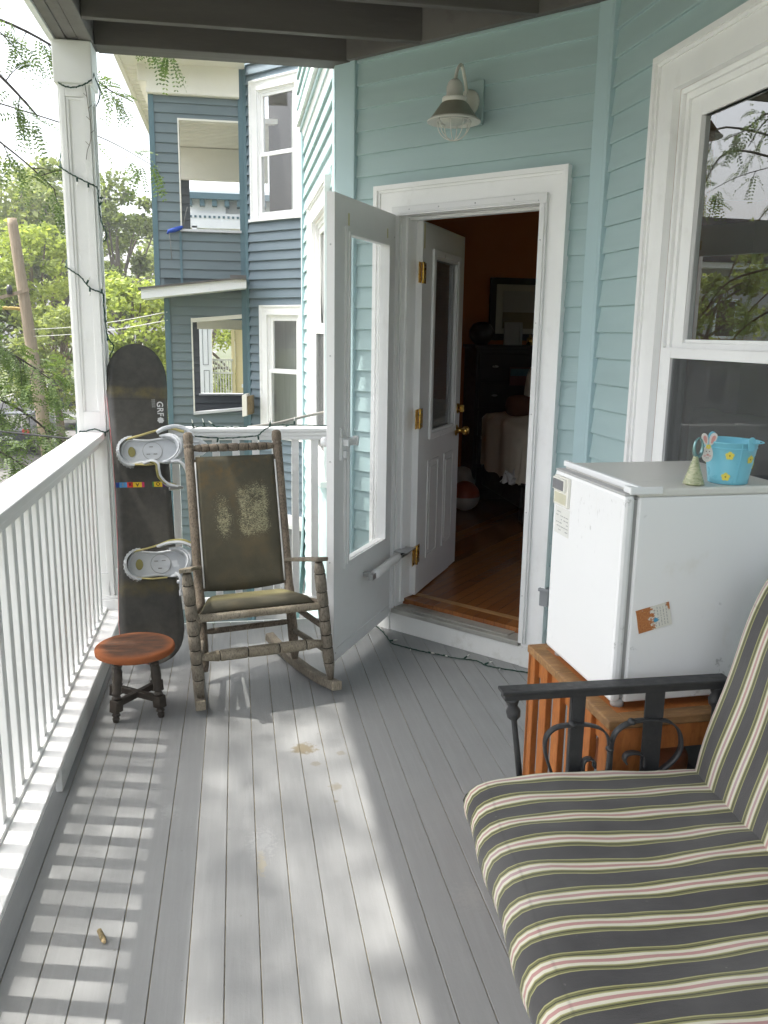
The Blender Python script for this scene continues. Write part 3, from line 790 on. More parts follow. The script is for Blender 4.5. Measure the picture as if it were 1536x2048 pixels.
BINDW = paint('white_binding_plastic', (.58, .60, .62), .35, .04, 6., (.5, .5, .48), .2)
PAD = paint('olive_pad', (.30, .27, .10), .7, .15, 14.)
STRAPY = paint('yellow_tan_strap', (.55, .47, .20), .6, .1, 12.)
def binding(a0, l0, tilt, variant):
    root = MB()
    ca, sa = math.cos(tilt), math.sin(tilt)
    def Q(p, q, h): # p to the right, q up the board
        pp, qq = p*ca-q*sa, p*sa+q*ca
        return BP(a0+qq, l0-pp, .006+h)
    def vec(p, q, h): return Q(p, q, h)-Q(0, 0, 0)
    tray = [(-.145+.035*(1-math.cos(t))*0-.0, 0) for t in ()]
    out = []
    for t in [math.pi/2+math.pi*i/10 for i in range(11)]: out.append((-.098+.055*math.cos(t), .062*math.sin(t)))
    out += [(-.02, -.054), (.05, -.062), (.12, -.058), (.135, -.03), (.135, .03), (.12, .058), (.05, .062), (-.02, .054)]
    root.prism(out, Q(0, 0, 0), vec(1, 0, 0), vec(0, 1, 0), vec(0, 0, .022))
    tb = root.build('binding', BINDW, snow, .004)
    m = MB(); m.tube(smooth_path([Q(p, q, .026) for p, q in out]+[Q(out[0][0], out[0][1], .026)], 3), .0065, 8)
    m.build('rim', BINDW, tb)
    # ribbed toe loop at the left end
    m = MB()
    lp = [Q(-.10+.072*math.cos(t), .072*math.sin(t), .045-.02*abs(math.sin(t))) for t in [math.pi*(.5+i/14) for i in range(15)]]
    m.ribbon(lp, vec(0, 0, 1), .045, .010)
    for i in range(1, 14):
        c = lp[i]; d = (c-Q(-.10, 0, .04)).normalized(); m.obox(c+d*.004-vec(0, 0, .018)-(lp[i]-lp[i-1]).normalized()*.003, d*.004, (lp[i]-lp[i-1]).normalized()*.006, vec(0, 0, .036))
    m.build('toe_loop', BINDW, tb)
    m = MB(); m.prism([(.017*math.cos(t), .026*math.sin(t)) for t in [2*math.pi*i/20 for i in range(20)]], Q(-.105, 0, .022), vec(1, 0, 0), vec(0, 1, 0), vec(0, 0, .006)); m.build('foot_pad', PAD, tb)
    m = MB(); cc = Q(-.005, 0, .022)
    m.turn(cc, cc+NX*.004, [(0, .047), (.8, .047), (1, .045)], 30)
    ringm = [cc+vec(.047*math.cos(t), .047*math.sin(t), .003) for t in [2*math.pi*i/30 for i in range(30)]]
    m.tube(ringm, .0013, 6, 1, closed=True)
    for px_, q in (((-.022, -.016), (.012, -.016), (-.005, .022)) if variant == 0 else ((-.005, -.022), (-.022, .014), (.014, .016))):
        m.fb = None
        m.obox(cc+vec(px_-.009, q-.0025, .004), vec(.018, 0, 0), vec(0, .005, 0), NX*.0012, 1)
    m.build('mounting_disc', [BINDW, INKG], tb)
    # heel hoop on the right, standing well off the board
    m = MB()
    hp = [Q(.045+.075*math.cos(t), .066*math.sin(t), .035+.05*math.cos(t)) for t in [math.pi*(-.5+i/14) for i in range(15)]]
    m.ribbon(hp, vec(.35, 0, 1), .052, .006)
    m.tube([p+vec(-.006, 0, .02) for p in hp], .005, 8)
    m.build('heel_cup', BINDW, tb)
    m = MB()
    hb = [(.095, -.058), (.16, -.052), (.235, -.042), (.262, -.02), (.262, .02), (.235, .042), (.16, .052), (.095, .058), (.11, 0)]
    m.prism(hb, Q(0, 0, .075), vec(1, 0, -.12), vec(0, 1, 0), vec(0, 0, .012))
    for q in (-.022, .022): m.tube([Q(.14, q, .085), Q(.22, q*.8, .078)], .006, 8)
    m.build('highback', BINDW, tb, .005)
    def strap(name, path, w, t, mm, side=None):
        m = MB(); m.ribbon(smooth_path([Q(*p) for p in path], 6), side or vec(0, 0, 1), w, t); return m.build(name, mm, tb)
    strap('strap_edge', [(-.13, .062, .035), (-.06, .074, .055), (.02, .094, .06), (.09, .098, .07), (.15, .075, .08)], .020, .006, STRAPY)
    strap('strap_edge', [(-.12, -.064, .03), (-.05, -.074, .04), (.02, -.072, .05)], .018, .006, STRAPY)
    if variant == 0:
        strap('ankle_strap', [(-.055, -.07, .05), (-.02, -.068, .07), (.005, -.085, .075), (.008, -.115, .07), (.015, -.15, .06), (.045, -.185, .055), (.09, -.20, .05)], .040, .010, BINDW)
        strap('strap_pad', [(-.03, -.066, .075), (-.002, -.085, .082), (.0, -.115, .08), (.008, -.15, .07), (.04, -.18, .066), (.085, -.195, .06)], .018, .012, PAD)
        strap('toe_strap', [(.075, -.075, .07), (.11, -.08, .08), (.135, -.11, .08), (.15, -.16, .07), (.18, -.205, .06), (.205, -.225, .05)], .030, .009, BINDW)
        m = MB(); m.tube([Q(.06, -.2, .05), Q(.12, -.205, .055)], .008, 8); m.obox(Q(.05, -.215, .045), vec(.05, 0, 0), vec(0, .015, 0), NX*.02); m.build('ladder_buckle', STEEL, tb, .002)
        m = MB(); m.tube(smooth_path([Q(.02, .085, .06), Q(.06, .10, .075), Q(.12, .105, .08), Q(.17, .08, .085), Q(.19, .04, .09)], 6), .011, 8); m.build('strap_cushion', BINDW, tb)
    else:
        strap('ankle_strap', [(-.02, .078, .06), (.03, .088, .085), (.09, .085, .10), (.15, .055, .10), (.17, .02, .09)], .034, .010, BINDW)
        strap('strap_pad', [(-.01, .086, .062), (.04, .098, .09), (.10, .094, .105), (.16, .06, .105)], .020, .010, PAD)
        strap('toe_strap', [(.06, -.06, .06), (.075, -.08, .07), (.078, -.11, .065), (.082, -.145, .05)], .044, .010, BINDW)
        m = MB(); m.obox(Q(.07, -.165, .05), vec(.028, 0, 0), vec(0, .03, 0), NX*.018); m.tube([Q(.06, -.10, .075), Q(.12, -.10, .08)], .010, 8); m.build('ladder_buckle', BINDW, tb, .004)
    return tb
binding(1.050, -.058, .04, 0)
binding(.478, -.062, -.02, 1)

# --- rocking chair
RC = thing('rocking_chair', 'weathered wooden rocking chair with a worn olive cloth back and seat', 'rocking chair', (.105, 3.60, 0))
CO = V((.105, 3.43, 0)); CX = V((.977, .215, 0)); CY = V((-.215, .977, 0))
def LC(x, y, z): return CO + CX*x + CY*y + V((0, 0, z))
def m_oldwood(name, c1, c2, dk):
    m, nt = mat(name); v = coords(nt)
    f = noise(nt, v, 9, 6, .7); col = ramp(nt, f, [(.3, c1), (.7, c2)])
    g = noise(nt, coords(nt, (3, 3, 1)), 60, 4, .7)
    col = mixc(nt, ramp(nt, g, [(.46, 0.), (.66, .75)]), col, dk)
    sp = ramp(nt, noise(nt, v, 26, 4, .7), [(.60, 0.), (.74, .5)]); col = mixc(nt, sp, col, (.38, .34, .25))
    finish(nt, col, .8, .25, 0, g, .5, .003); return m
OLDW = m_oldwood('weathered_grey_wood', (.15, .13, .10), (.27, .235, .185), (.07, .06, .048))
OLDW2 = m_oldwood('bleached_worn_wood', (.22, .185, .13), (.36, .32, .25), (.12, .10, .075))
OLDB = m_oldwood('brown_worn_wood', (.13, .105, .078), (.25, .205, .155), (.045, .035, .028))
GROOVE = paint('groove_dark', (.02, .018, .016), .9, .3, 20.)  # near-black rings set into the turned grooves
def turned(pts_p0, pts_p1, segs, r, r0, r1, name, m, taper=.22):
    """bamboo-style turning: dark grooves between sausage segments"""
    prof = [(0, r0)]; 
    for i, t in enumerate(segs):
        prof += [(t-.009, r*.985), (t-.0055, r*.93), (t-.003, r*.78), (t+.003, r*.78), (t+.0055, r*.93), (t+.009, r*.985)]
        if i < len(segs)-1: prof.append(((t+segs[i+1])/2, r*1.01))
    prof.append((1, r1))
    b = MB(); b.turn(pts_p0, pts_p1, prof, 14, 0)
    A, B = V(pts_p0), V(pts_p1)
    for t in segs: b.turn(A.lerp(B, t-.0038), A.lerp(B, t+.0038), [(0, r*.82), (1, r*.82)], 14, 1)
    return b.build(name, [m, GROOVE], RC)
fl = [(LC(.283, 0, .055), LC(.222, -.018, .600)), (LC(-.283, 0, .055), LC(-.325, -.011, .600))]
for p0, p1 in fl: turned(p0, p1, (.16, .29, .40, .52, .64, .76, .91), .0245, .012, .017, 'front_leg', OLDW)
bp = [(LC(.208, .300, .05), LC(.237, .706, 1.075)), (LC(-.214, .283, .05), LC(-.188, .707, 1.075))]
for p0, p1 in bp:
    b = MB(); b.turn(p0, p1, [(0, .013), (.03, .021), (.10, .0235), (.3, .0235), (.32, .021), (.9, .0225), (.925, .024), (.932, .019), (.938, .024), (.945, .0245), (.95, .018), (.957, .0235), (.985, .0235), (.995, .021), (1, .015)], 14); b.build('back_post', OLDB, RC)
def onp(i, z):
    p0, p1 = bp[i]; t = (z-p0.z)/(p1.z-p0.z); return p0.lerp(p1, t)
turned(onp(1, 1.005), onp(0, 1.005), (.13, .22, .32, .43, .55, .66, .77, .87), .019, .009, .009, 'top_spindle', OLDB)
for z in (.945, .395):
    b = MB(); b.tube([onp(1, z), onp(0, z)], .012, 10); b.build('back_rail', OLDB, RC)
# seat frame
def onl(i, z):
    p0, p1 = fl[i]; t = (z-p0.z)/(p1.z-p0.z); return p0.lerp(p1, t)
sr0, sr1 = onp(1, .318), onp(0, .318)
b = MB(); b.turn(onl(1, .405), onl(0, .405), [(0, .010), (.04, .017)]+[(.04+.92*i/40, .0165+.0012*(i % 2)) for i in range(41)]+[(1, .010)], 12); b.build('seat_rail', OLDW2, RC)
b = MB(); b.tube([sr0, sr1], .012, 10); b.build('seat_rail', OLDB, RC)
for i in (0, 1):
    b = MB(); b.tube([onl(i, .415), onp(i, .322)], .014, 10); b.build('seat_rail', OLDB, RC)
    for z in (.19, .30):
        b = MB(); b.turn(onl(i, z), onp(i, z-.01), [(0, .008), (.1, .012), (.5, .014), (.9, .012), (1, .008)], 10); b.build('side_rung', OLDW, RC)
turned(onl(1, .235), onl(0, .235), (.17, .38, .62, .83), .024, .010, .010, 'front_stretcher', OLDW2)
b = MB(); b.turn(onp(1, .215), onp(0, .215), [(0, .009), (.1, .014), (.9, .014), (1, .009)], 10); b.build('rear_stretcher', OLDB, RC)
# rockers
for i, (xa, xb) in enumerate(((.292, .165), (-.292, -.205))):
    b = MB(); n = 14; pts = []
    for k in range(n+1):
        t = k/n; y = -.045+.655*t; x = xa+(xb-xa)*t
        pts.append(LC(x, y, .022+.30*(y-.24)**2))
    b.ribbon(pts, CX, .042, .040); b.build('rocker', OLDW2 if False else OLDW, RC, .005)
    b = MB(); d = (pts[0]-pts[1]).normalized(); b.obox(pts[0]-CX*.0215+V((0, 0, -.021)), CX*.043, d*.012, V((0, 0, .042))); b.build('rocker_tip', OLDW2, RC, .004)
# arms
for i in (0, 1):
    f = fl[i][1]; r_ = onp(i, .475); fwd = (f-r_).normalized(); tip = f+fwd*.055
    sd = CX if i == 0 else -CX
    b = MB()
    path = [r_+V((0, 0, .0)), r_.lerp(tip, .35)+sd*.015, r_.lerp(tip, .7)+sd*.012, tip]
    path = smooth_path(path, 4); n = len(path); i0 = len(b.v)
    for k, p in enumerate(path):
        w = .019+.006*min(1, k/n*1.6); 
        for a, c in ((-w, -.009), (w, -.009), (w, .009), (-w, .009)): b.v.append(tuple(p+CX*a+V((0, 0, c+.012))))
    for k in range(n-1):
        for j in range(4):
            j2 = (j+1) % 4; b.face((i0+k*4+j, i0+k*4+j2, i0+k*4+4+j2, i0+k*4+4+j))
    b.face((i0+3, i0+2, i0+1, i0)); b.face([i0+(n-1)*4+j for j in range(4)])
    b.build('armrest', OLDW2 if i else OLDW, RC, .004)
# cloth
def m_cloth(name, worn):
    m, nt = mat(name); v = coords(nt)
    uvn = nd(nt, 'ShaderNodeUVMap'); sep = nd(nt, 'ShaderNodeSeparateXYZ'); lk(nt, uvn.outputs[0], sep.inputs[0])
    u, w = sep.outputs['X'], sep.outputs['Y']
    col = ramp(nt, noise(nt, v, 5, 5, .65), [(.25, (.060, .056, .040)), (.5, (.085, .078, .055)), (.78, (.125, .100, .058))])
    if worn:
        # pale thin patches where backs have rubbed the weave away
        def boxmask(u0, u1, w0, w1, s=.05):
            def edge(x, a, bb): return ramp(nt, x, [(a-s, 0.), (a+s, 1.), (bb-s, 1.), (bb+s, 0.)])
            return mth(nt, 'MULTIPLY', edge(u, u0, u1), edge(w, w0, w1))
        m1 = boxmask(.46, .90, .36, .80, .07); m2 = mth(nt, 'MULTIPLY', boxmask(.17, .41, .36, .74, .08), .9)
        mask = mth(nt, 'MAXIMUM', m1, m2)
        vv = coords(nt, (1, 1, 2.6))
        sp = noise(nt, vv, 135, 4, .85)
        th = mth(nt, 'ADD', sp, mth(nt, 'ADD', mth(nt, 'MULTIPLY', mth(nt, 'SUBTRACT', mask, 1.), .26), mth(nt, 'MULTIPLY', mth(nt, 'SUBTRACT', noise(nt, v, 14, 4, .7), .5), .30)))
        f = ramp(nt, th, [(.485, 0.), (.52, 1.)])
        col = mixc(nt, f, col, (.34, .32, .20))
        rust = mth(nt, 'MULTIPLY', ramp(nt, noise(nt, v, 11, 4, .7), [(.52, 0.), (.7, .6)]), ramp(nt, w, [(.55, .15), (.95, 1.)]))
        col = mixc(nt, rust, col, (.16, .10, .035))
    else:
        r = mth(nt, 'MULTIPLY', ramp(nt, w, [(.15, 0.), (.45, .9), (.8, .8), (1, .2)]), ramp(nt, noise(nt, v, 8, 4), [(.3, .45), (.65, 1.)]))
        col = mixc(nt, r, col, (.20, .18, .085))
    weave = noise(nt, v, 260, 2)
    finish(nt, col, .85, .2, 0, weave, .4, .002); return m
CLOTHB = m_cloth('worn_olive_back_cloth', True); CLOTHS = m_cloth('sun_faded_olive_cloth', False)
def backp(u, v):
    z = .388+(.968-.388)*v
    A, B = onp(1, z), onp(0, z)
    e = .062; c = A.lerp(B, e+(1-2*e)*u)
    ed = min(u, 1-u)*2; tp = min(v, 1-v)*2
    n_ = V((CY.x, CY.y, 0))*-1
    return c + n_*(.016+.006*math.sin(math.pi*v)*min(1, ed*3)-.004*(1-min(1, tp*12))) + V((0, 0, .012*(1-(2*u-1)**2)*(-1 if v < .03 else 0)))
b = MB(); b.grid(backp, 20, 24); cl = b.build('back_cloth', CLOTHB, RC)
so = cl.modifiers.new('t', 'SOLIDIFY'); so.thickness = .012; so.offset = -1
PIPE = paint('white_piping', (.62, .62, .60), .6, .1, 20.)
for uu in (-.012, 1.012):
    b = MB(); b.tube([backp(uu, .02+.94*k/10)+V((0, 0, 0)) for k in range(11)], .0042, 6); b.build('piping', PIPE, RC)
def seatp(u, v):
    F = onl(1, .405).lerp(onl(0, .405), .055+.89*u); B = sr0.lerp(sr1, .05+.9*u)
    c = F.lerp(B, v)
    ed = min(1, min(u, 1-u)*7); fe = min(1, min(v, 1-v)*5)
    lift = .016+.042*(math.sqrt(max(0, 1-(1-ed)**2)))*(.25+.75*math.sqrt(max(0, 1-(1-fe)**2)))
    return c+V((0, 0, lift))
b = MB(); b.grid(seatp, 22, 16); cl = b.build('seat_cloth', CLOTHS, RC)
so = cl.modifiers.new('t', 'SOLIDIFY'); so.thickness = .02; so.offset = -1

# --- little round stool
ST = thing('stool', 'low round stool with a worn orange wooden top on dark turned legs', 'stool', (-.43, 3.41, 0))
sc0 = V((-.43, 3.41, 0))
def m_stooltop():
    m, nt = mat('worn_orange_seat'); v = coords(nt); tc = nd(nt, 'ShaderNodeTexCoord')
    ln = nd(nt, 'ShaderNodeVectorMath', operation='LENGTH'); mp = nd(nt, 'ShaderNodeMapping'); mp.inputs['Scale'].default_value = (1, 1, 0)
    lk(nt, tc.outputs['Object'], mp.inputs['Vector']); lk(nt, mp.outputs['Vector'], ln.inputs[0])
    g = noise(nt, coords(nt, (3, 14, 3), (0, 0, .5)), 5, 5, .7)
    worn = ramp(nt, g, [(.3, (.060, .038, .027)), (.55, (.12, .056, .032)), (.75, (.20, .080, .036))])
    edge = mth(nt, 'ADD', ln.outputs['Value'], mth(nt, 'MULTIPLY', noise(nt, v, 12, 4), .04))
    col = mixc(nt, ramp(nt, edge, [(.135, 0.), (.172, 1.)]), worn, (.29, .092, .032))
    finish(nt, col, .72, .25, 0, g, .3, .002); return m
b = MB(); latz(b, [(.0, .290), (.120, .290), (.148, .289), (.156, .285), (.159, .277), (.158, .264), (.152, .260), (.0, .260)], sc0, 48); b.build('seat', m_stooltop(), ST)
LEGD = paint('dark_brown_turning', (.055, .045, .036), .5, .3, 20., (.15, .11, .07), .35, .2)
legs = []
for k in range(4):
    a = R(233+90*k); top = sc0+V((math.cos(a)*.098, math.sin(a)*.098, .26)); bot = sc0+V((math.cos(a)*.125, math.sin(a)*.125, 0))
    b = MB(); b.turn(bot, top, [(0, .011), (.06, .015), (.09, .011), (.11, .018), (.15, .012), (.17, .013)], 14)
    pa, pb = bot.lerp(top, .17), bot.lerp(top, .36); r2 = V((math.cos(a), math.sin(a), 0)); t2 = V((-math.sin(a), math.cos(a), 0))
    b.obox(pa-r2*.019-t2*.019, r2*.038, t2*.038, pb-pa)
    b.turn(bot.lerp(top, .36), top, [(0, .012), (.04, .019), (.1, .013), (.15, .020), (.22, .016), (.5, .021), (.7, .019), (.78, .013), (.83, .020), (.88, .013), (1, .021)], 14)
    b.build('leg', LEGD, ST, .0015); legs.append((bot, top))
for k in (0, 1):
    A = legs[k][0].lerp(legs[k][1], .29); B = legs[k+2][0].lerp(legs[k+2][1], .29)
    d = (B-A).normalized(); s_ = d.cross(V((0, 0, 1)))
    b = MB(); b.obox(A-s_*.011+V((0, 0, -.013+.0015*k)), s_*.022, B-A, (0, 0, .026)); b.build('cross_stretcher', LEGD, ST, .002)

# --- crate, freezer and what stands on it
FG = V((1.0, 2.025, 0)); GX = V((.999, .0436, 0)); GY = V((-.0436, .999, 0)); GZ = V((0, 0, 1))
def G(x, y, z): return FG+GX*x+GY*y+V((0, 0, z))
def gbox(b, x0, x1, y0, y1, z0, z1, m=0): b.obox(G(x0, y0, z0), GX*(x1-x0), GY*(y1-y0), GZ*(z1-z0), m)
CRW = wood('orange_stained_wood', (.33, .105, .028), (.46, .17, .045), (5, 5, 1.2), 6., .5, .25, (.24, .08, .02))
CRT = wood('worn_brown_rail_top', (.20, .115, .055), (.34, .18, .075), (1.5, 4, 4), 5., .55, .25, (.42, .25, .10))
crate = thing('wooden_crate', 'orange slatted wooden stand holding up the white freezer', 'crate', G(.22, .25, 0))
b = MB(); gbox(b, -.05, -.004, -.065, .515, .526, .552); gbox(b, -.004, .505, -.065, -.015, .526, .552); gbox(b, -.004, .505, .47, .515, .526, .552); b.build('top_rail', CRT, crate, .004)
b = MB(); gbox(b, -.004, .50, -.015, .47, .535, .551); b.build('shelf_board', CRW, crate, .002)
for i in range(6):
    y = -.058+.103*i
    b = MB(); gbox(b, -.046, -.024, y, y+.052, .0, .526); b.build('slat', CRW, crate, .003)
for q in ((-.030, -.012, -.04, .50, .46, .526), (-.030, -.012, -.04, .50, .05, .11), (-.010, .49, -.058, -.040, .455, .526)):
    b = MB(); gbox(b, *q); b.build('apron', CRW, crate, .002)
b = MB(); gbox(b, -.046, .06, -.062, -.035, 0, .526); b.build('corner_board', CRW, crate, .003)
for q in ((.47, .50, -.06, -.03, 0, .526), (.47, .50, .47, .50, 0, .526), (-.046, -.016, .485, .512, 0, .526)):
    b = MB(); gbox(b, *q); b.build('leg', CRW, crate, .003)
tub = thing('planter', 'brown terracotta planter standing under the freezer in the orange stand', 'planter', G(.16, .12, 0))
TERRA = paint('brown_terracotta', (.28, .10, .04), .8, .15, 5., (.15, .07, .04), .5)
b = MB(); cpt = G(.16, .12, 0)
latz(b, [(.0, .0), (.085, .0), (.115, .30), (.130, .30), (.132, .36), (.118, .362), (.112, .33), (.0, .33)], cpt, 32); b.build('pot', TERRA, tub)
binn = thing('storage_bin', 'dark grey plastic storage bin tucked under the freezer behind the planter', 'storage bin', G(.37, .2, 0))
b = MB(); gbox(b, .285, .46, .03, .44, 0.0, .30); b.build('body', paint('dark_bin_plastic', (.035, .036, .038), .5, .2, 5.), binn, .012)
b = MB(); gbox(b, .275, .468, .02, .45, .301, .33); b.build('lid', paint('grey_bin_lid', (.075, .075, .078), .5, .2, 5.), binn, .01)

def m_fridge(name, c=(.85, .853, .848)):
    m, nt = mat(name); v = coords(nt)
    col = ramp(nt, noise(nt, v, 1.6, 4), [(.3, tuple(x*.97 for x in c)), (.7, c)])
    s = noise(nt, coords(nt, (1, 2.5, 1)), 24, 6, .75); loc = ramp(nt, noise(nt, v, 3.1, 2), [(.50, 0.), (.60, 1.)])
    f = mth(nt, 'MULTIPLY', ramp(nt, s, [(.60, 0.), (.66, .5)]), loc)
    col = mixc(nt, f, col, (.22, .21, .19))
    y = ramp(nt, noise(nt, v, 5, 5, .7), [(.62, 0.), (.8, .35)]); col = mixc(nt, y, col, (.62, .57, .42))
    finish(nt, col, .38, .45, 0, noise(nt, v, 130, 2), .05, .001); return m
FRW = m_fridge('scuffed_white_enamel'); FRT = m_fridge('dull_freezer_top', (.70, .69, .64))
CREAMP = paint('yellowed_cream_plastic', (.78, .77, .70), .4, .06, 8., (.5, .42, .2), .3)
fz = thing('freezer', 'small white scuffed chest-high freezer standing on the orange wooden stand', 'freezer', G(.24, .26, .552))
b = MB(); gbox(b, .024, .455, 0, .447, .570, 1.141); b.build('cabinet', FRW, fz, .006)
b = MB(); gbox(b, .013, .024, .008, .440, .585, 1.133); b.build('door_gasket', GASKET, fz)
b = MB(); gbox(b, -.018, .013, -.002, .447, .575, 1.146); fdoor = b.build('door', FRW, fz, .010)
b = MB(); gbox(b, .018, .462, -.004, .452, 1.142, 1.164); b.build('top', FRT, fz, .006)
b = MB(); gbox(b, .012, .026, -.006, .454, 1.154, 1.172); gbox(b, -.008, .085, -.010, -.003, 1.150, 1.170); gbox(b, -.008, .02, -.006, .03, 1.152, 1.169); b.build('top_trim', WHITE2, fz, .003)
b = MB(); gbox(b, -.017, .012, .002, .443, 1.144, 1.151); b.build('door_cap', paint('grey_door_top', (.46, .46, .45), .5, .06, 5.), fdoor, .002)
b = MB(); gbox(b, -.028, -.017, .325, .425, 1.045, 1.135); gbox(b, -.036, -.026, .333, .422, 1.092, 1.130, 0)
b.build('latch_housing', CREAMP, fdoor, .003)
b = MB(); b.obox(G(-.0365, .340, 1.096), GY*.075, GZ*.030, GX*-.0012); b.build('badge', paint('grey_badge', (.20, .20, .21), .35, .1, 10.), fdoor)
b = MB(); gbox(b, -.0295, -.027, .335, .415, 1.053, 1.084); b.build('handle_recess', paint('olive_recess', (.58, .56, .42), .6, .1, 8.), fdoor)
LBL = paint('worn_label', (.70, .70, .66), .6, .05, 20.); LBLK = paint('faded_label_ink', (.36, .36, .35), .6, .2, 40.)
b = MB(); gbox(b, -.0186, -.017, .322, .425, .955, 1.038); b.build('label', LBL, fdoor)
b = MB()
rr = random.Random(5)
for r_ in range(6):
    y = .330
    while y < .412:
        w = rr.uniform(.004, .018)
        if rr.random() < .7: gbox(b, -.0192, -.0186, y, y+w, 1.022-r_*.011, 1.0245-r_*.011)
        y += w+.004
b.build('label_print', LBLK, fdoor)
FOOTM = paint('grey_rubber_foot', (.5, .5, .48), .7, .1, 9.)
for x, y in ((.02, .03), (.42, .03), (.02, .41), (.42, .41)):
    b = MB(); b.turn(G(x, y, .552), G(x, y, .576), [(0, .018), (1, .02)], 12); b.build('foot', FOOTM, fz)

# rusty magnet
def m_rust():
    m, nt = mat('rusted_printed_tin'); v = coords(nt)
    uvn = nd(nt, 'ShaderNodeUVMap'); sep = nd(nt, 'ShaderNodeSeparateXYZ'); lk(nt, uvn.outputs[0], sep.inputs[0])
    n1 = noise(nt, uvn.outputs[0], 7, 5, .65)
    edge = mth(nt, 'ADD', mth(nt, 'MULTIPLY', ramp(nt, sep.outputs['X'], [(.30, 1.), (.62, 0.)]), .85), mth(nt, 'MULTIPLY', mth(nt, 'SUBTRACT', n1, .5), 2.4))
    corner = mth(nt, 'MULTIPLY', ramp(nt, sep.outputs['X'], [(.78, 0.), (1, .9)]), ramp(nt, sep.outputs['Y'], [(.45, 0.), (.9, 1.)]))
    f = ramp(nt, mth(nt, 'MAXIMUM', edge, mth(nt, 'ADD', corner, mth(nt, 'MULTIPLY', mth(nt, 'SUBTRACT', n1, .5), 1.3))), [(.36, 0.), (.50, 1.)])
    rust = ramp(nt, noise(nt, uvn.outputs[0], 22, 5, .7), [(.3, (.28, .09, .04)), (.52, (.44, .17, .06)), (.75, (.62, .36, .12))])
    col = mixc(nt, f, (.70, .69, .62), rust)
    finish(nt, col, .7, .3, 0, n1, .3, .001); return m
mag = MB(); MO = G(.043, -.002, .835); r15 = R(13)
mx = GX*math.cos(r15)+GZ*math.sin(r15); mz = GZ*math.cos(r15)-GX*math.sin(r15); MO = G(.052, -.0015, .768)
mgt = thing('fridge_magnet', 'rusty printed tin magnet stuck on the side of the freezer', 'magnet', MO)
mag.quad(MO-GY*.002, MO+mx*.098-GY*.002, MO+mx*.098+mz*.066-GY*.002, MO+mz*.066-GY*.002, 0, [(0, 0), (1, 0), (1, 1), (0, 1)])
mag.obox(MO-GY*.0019, mx*.098, mz*.066, GY*.0016); mag.build('tin_plate', m_rust(), mgt, merge=False)
b = MB(); b.poly([MO+mx*x+mz*z-GY*.0026 for x, z in ((.046, .026), (.052, .034), (.056, .030), (.064, .031), (.057, .027), (.064, .024), (.055, .020), (.048, .020))]); b.build('blue_emblem', paint('blue_ink', (.08, .32, .50), .5, .05, 20.), mgt)
b = MB(); rr = random.Random(8)
for r_ in range(5):
    x = .052+r_*.0085; z = .006
    while z < .058:
        w = rr.uniform(.003, .010)
        if not (.018 < z < .036 and x < .066): b.poly([MO+mx*(x+dx)+mz*(z+dz)-GY*.0024 for dx, dz in ((0, 0), (.0016, 0), (.0016, w), (0, w))])
        z += w+.003
b.build('small_print', paint('grey_ink', (.30, .30, .30), .6, .1, 20.), mgt)

# bucket
BKB = paint('sky_blue_enamel', (.20, .53, .66), .32, .04, 4., None, 0, .03, .5)
bk = thing('bucket', 'small sky blue tin bucket with yellow flowers and a bunny tag on the freezer', 'bucket', (1.314, 2.100, 1.165))
bc = V((1.314, 2.100, 0)); zb = 1.1648; HB = .110
def rad(z): return .0505+(.069-.0505)*((z-zb)/HB)
b = MB(); shell(b, [(.0, zb+.004), (.045, zb+.004), (.049, zb), (.0513, zb+.001), (rad(zb+.02), zb+.02), (rad(zb+.06), zb+.06), (.069, zb+HB), (.0715, zb+HB+.0015), (.072, zb+HB+.004), (.0705, zb+HB+.005), (.067, zb+HB+.002), (.0505, zb+.008), (.0, zb+.008)], bc, 48)
b.tube([bc+V((math.cos(t)*rad(zb+HB-.012)+.0004*math.cos(t), math.sin(t)*rad(zb+HB-.012), zb+HB-.012)) for t in [2*math.pi*i/40 for i in range(40)]], .0012, 6, closed=True)
sa_ = R(-97); b.tube([bc+V((math.cos(sa_)*(rad(z)+.0004), math.sin(sa_)*(rad(z)+.0004), z)) for z in (zb+.004, zb+.06, zb+HB)], .0011, 6)
b.build('body', BKB, bk)
b = MB()
for a in (R(-78), R(102)):
    d = V((math.cos(a), math.sin(a), 0)); c = bc+d*.071+V((0, 0, zb+HB-.004)); t = V((-d.y, d.x, 0))
    b.prism([(.0125*math.cos(q), .0125*math.sin(q)) for q in [2*math.pi*i/18 for i in range(18)]], c+V((0, 0, .012)), t, (0, 0, 1), d*.0025)
    b.prism([(-.009, -.012), (.009, -.012), (.0125, .012), (-.0125, .012)], c, t, (0, 0, 1), d*.0024)
b.build('handle_ear', BKB, bk, .0008)
h0 = bc+V((math.cos(R(-78))*.0745, math.sin(R(-78))*.0745, zb+HB+.004)); h1 = bc+V((math.cos(R(102))*.0745, math.sin(R(102))*.0745, zb+HB+.004))
sidev = V((math.cos(R(12)), math.sin(R(12)), 0))
b = MB(); b.tube(smooth_path([h0, h0+sidev*.04+V((0, 0, .001)), bc+sidev*.0735+V((0, 0, zb+HB+.004)), h1+sidev*.04, h1], 8), .0017, 8)
b.tube([bc+sidev*.073+V((0, 0, zb+HB-.018)), bc+sidev*.084+V((0, 0, zb+HB-.016)), bc+sidev*.088+V((0, 0, zb+HB-.006)), bc+sidev*.082+V((0, 0, zb+HB+.004))], .0014, 8)
b.build('bail_handle', BKB, bk)
FLY = paint('flower_yellow', (.70, .60, .10), .5, .05, 20.); FLC = paint('flower_centre', (.28, .20, .03), .5, .05, 20.)
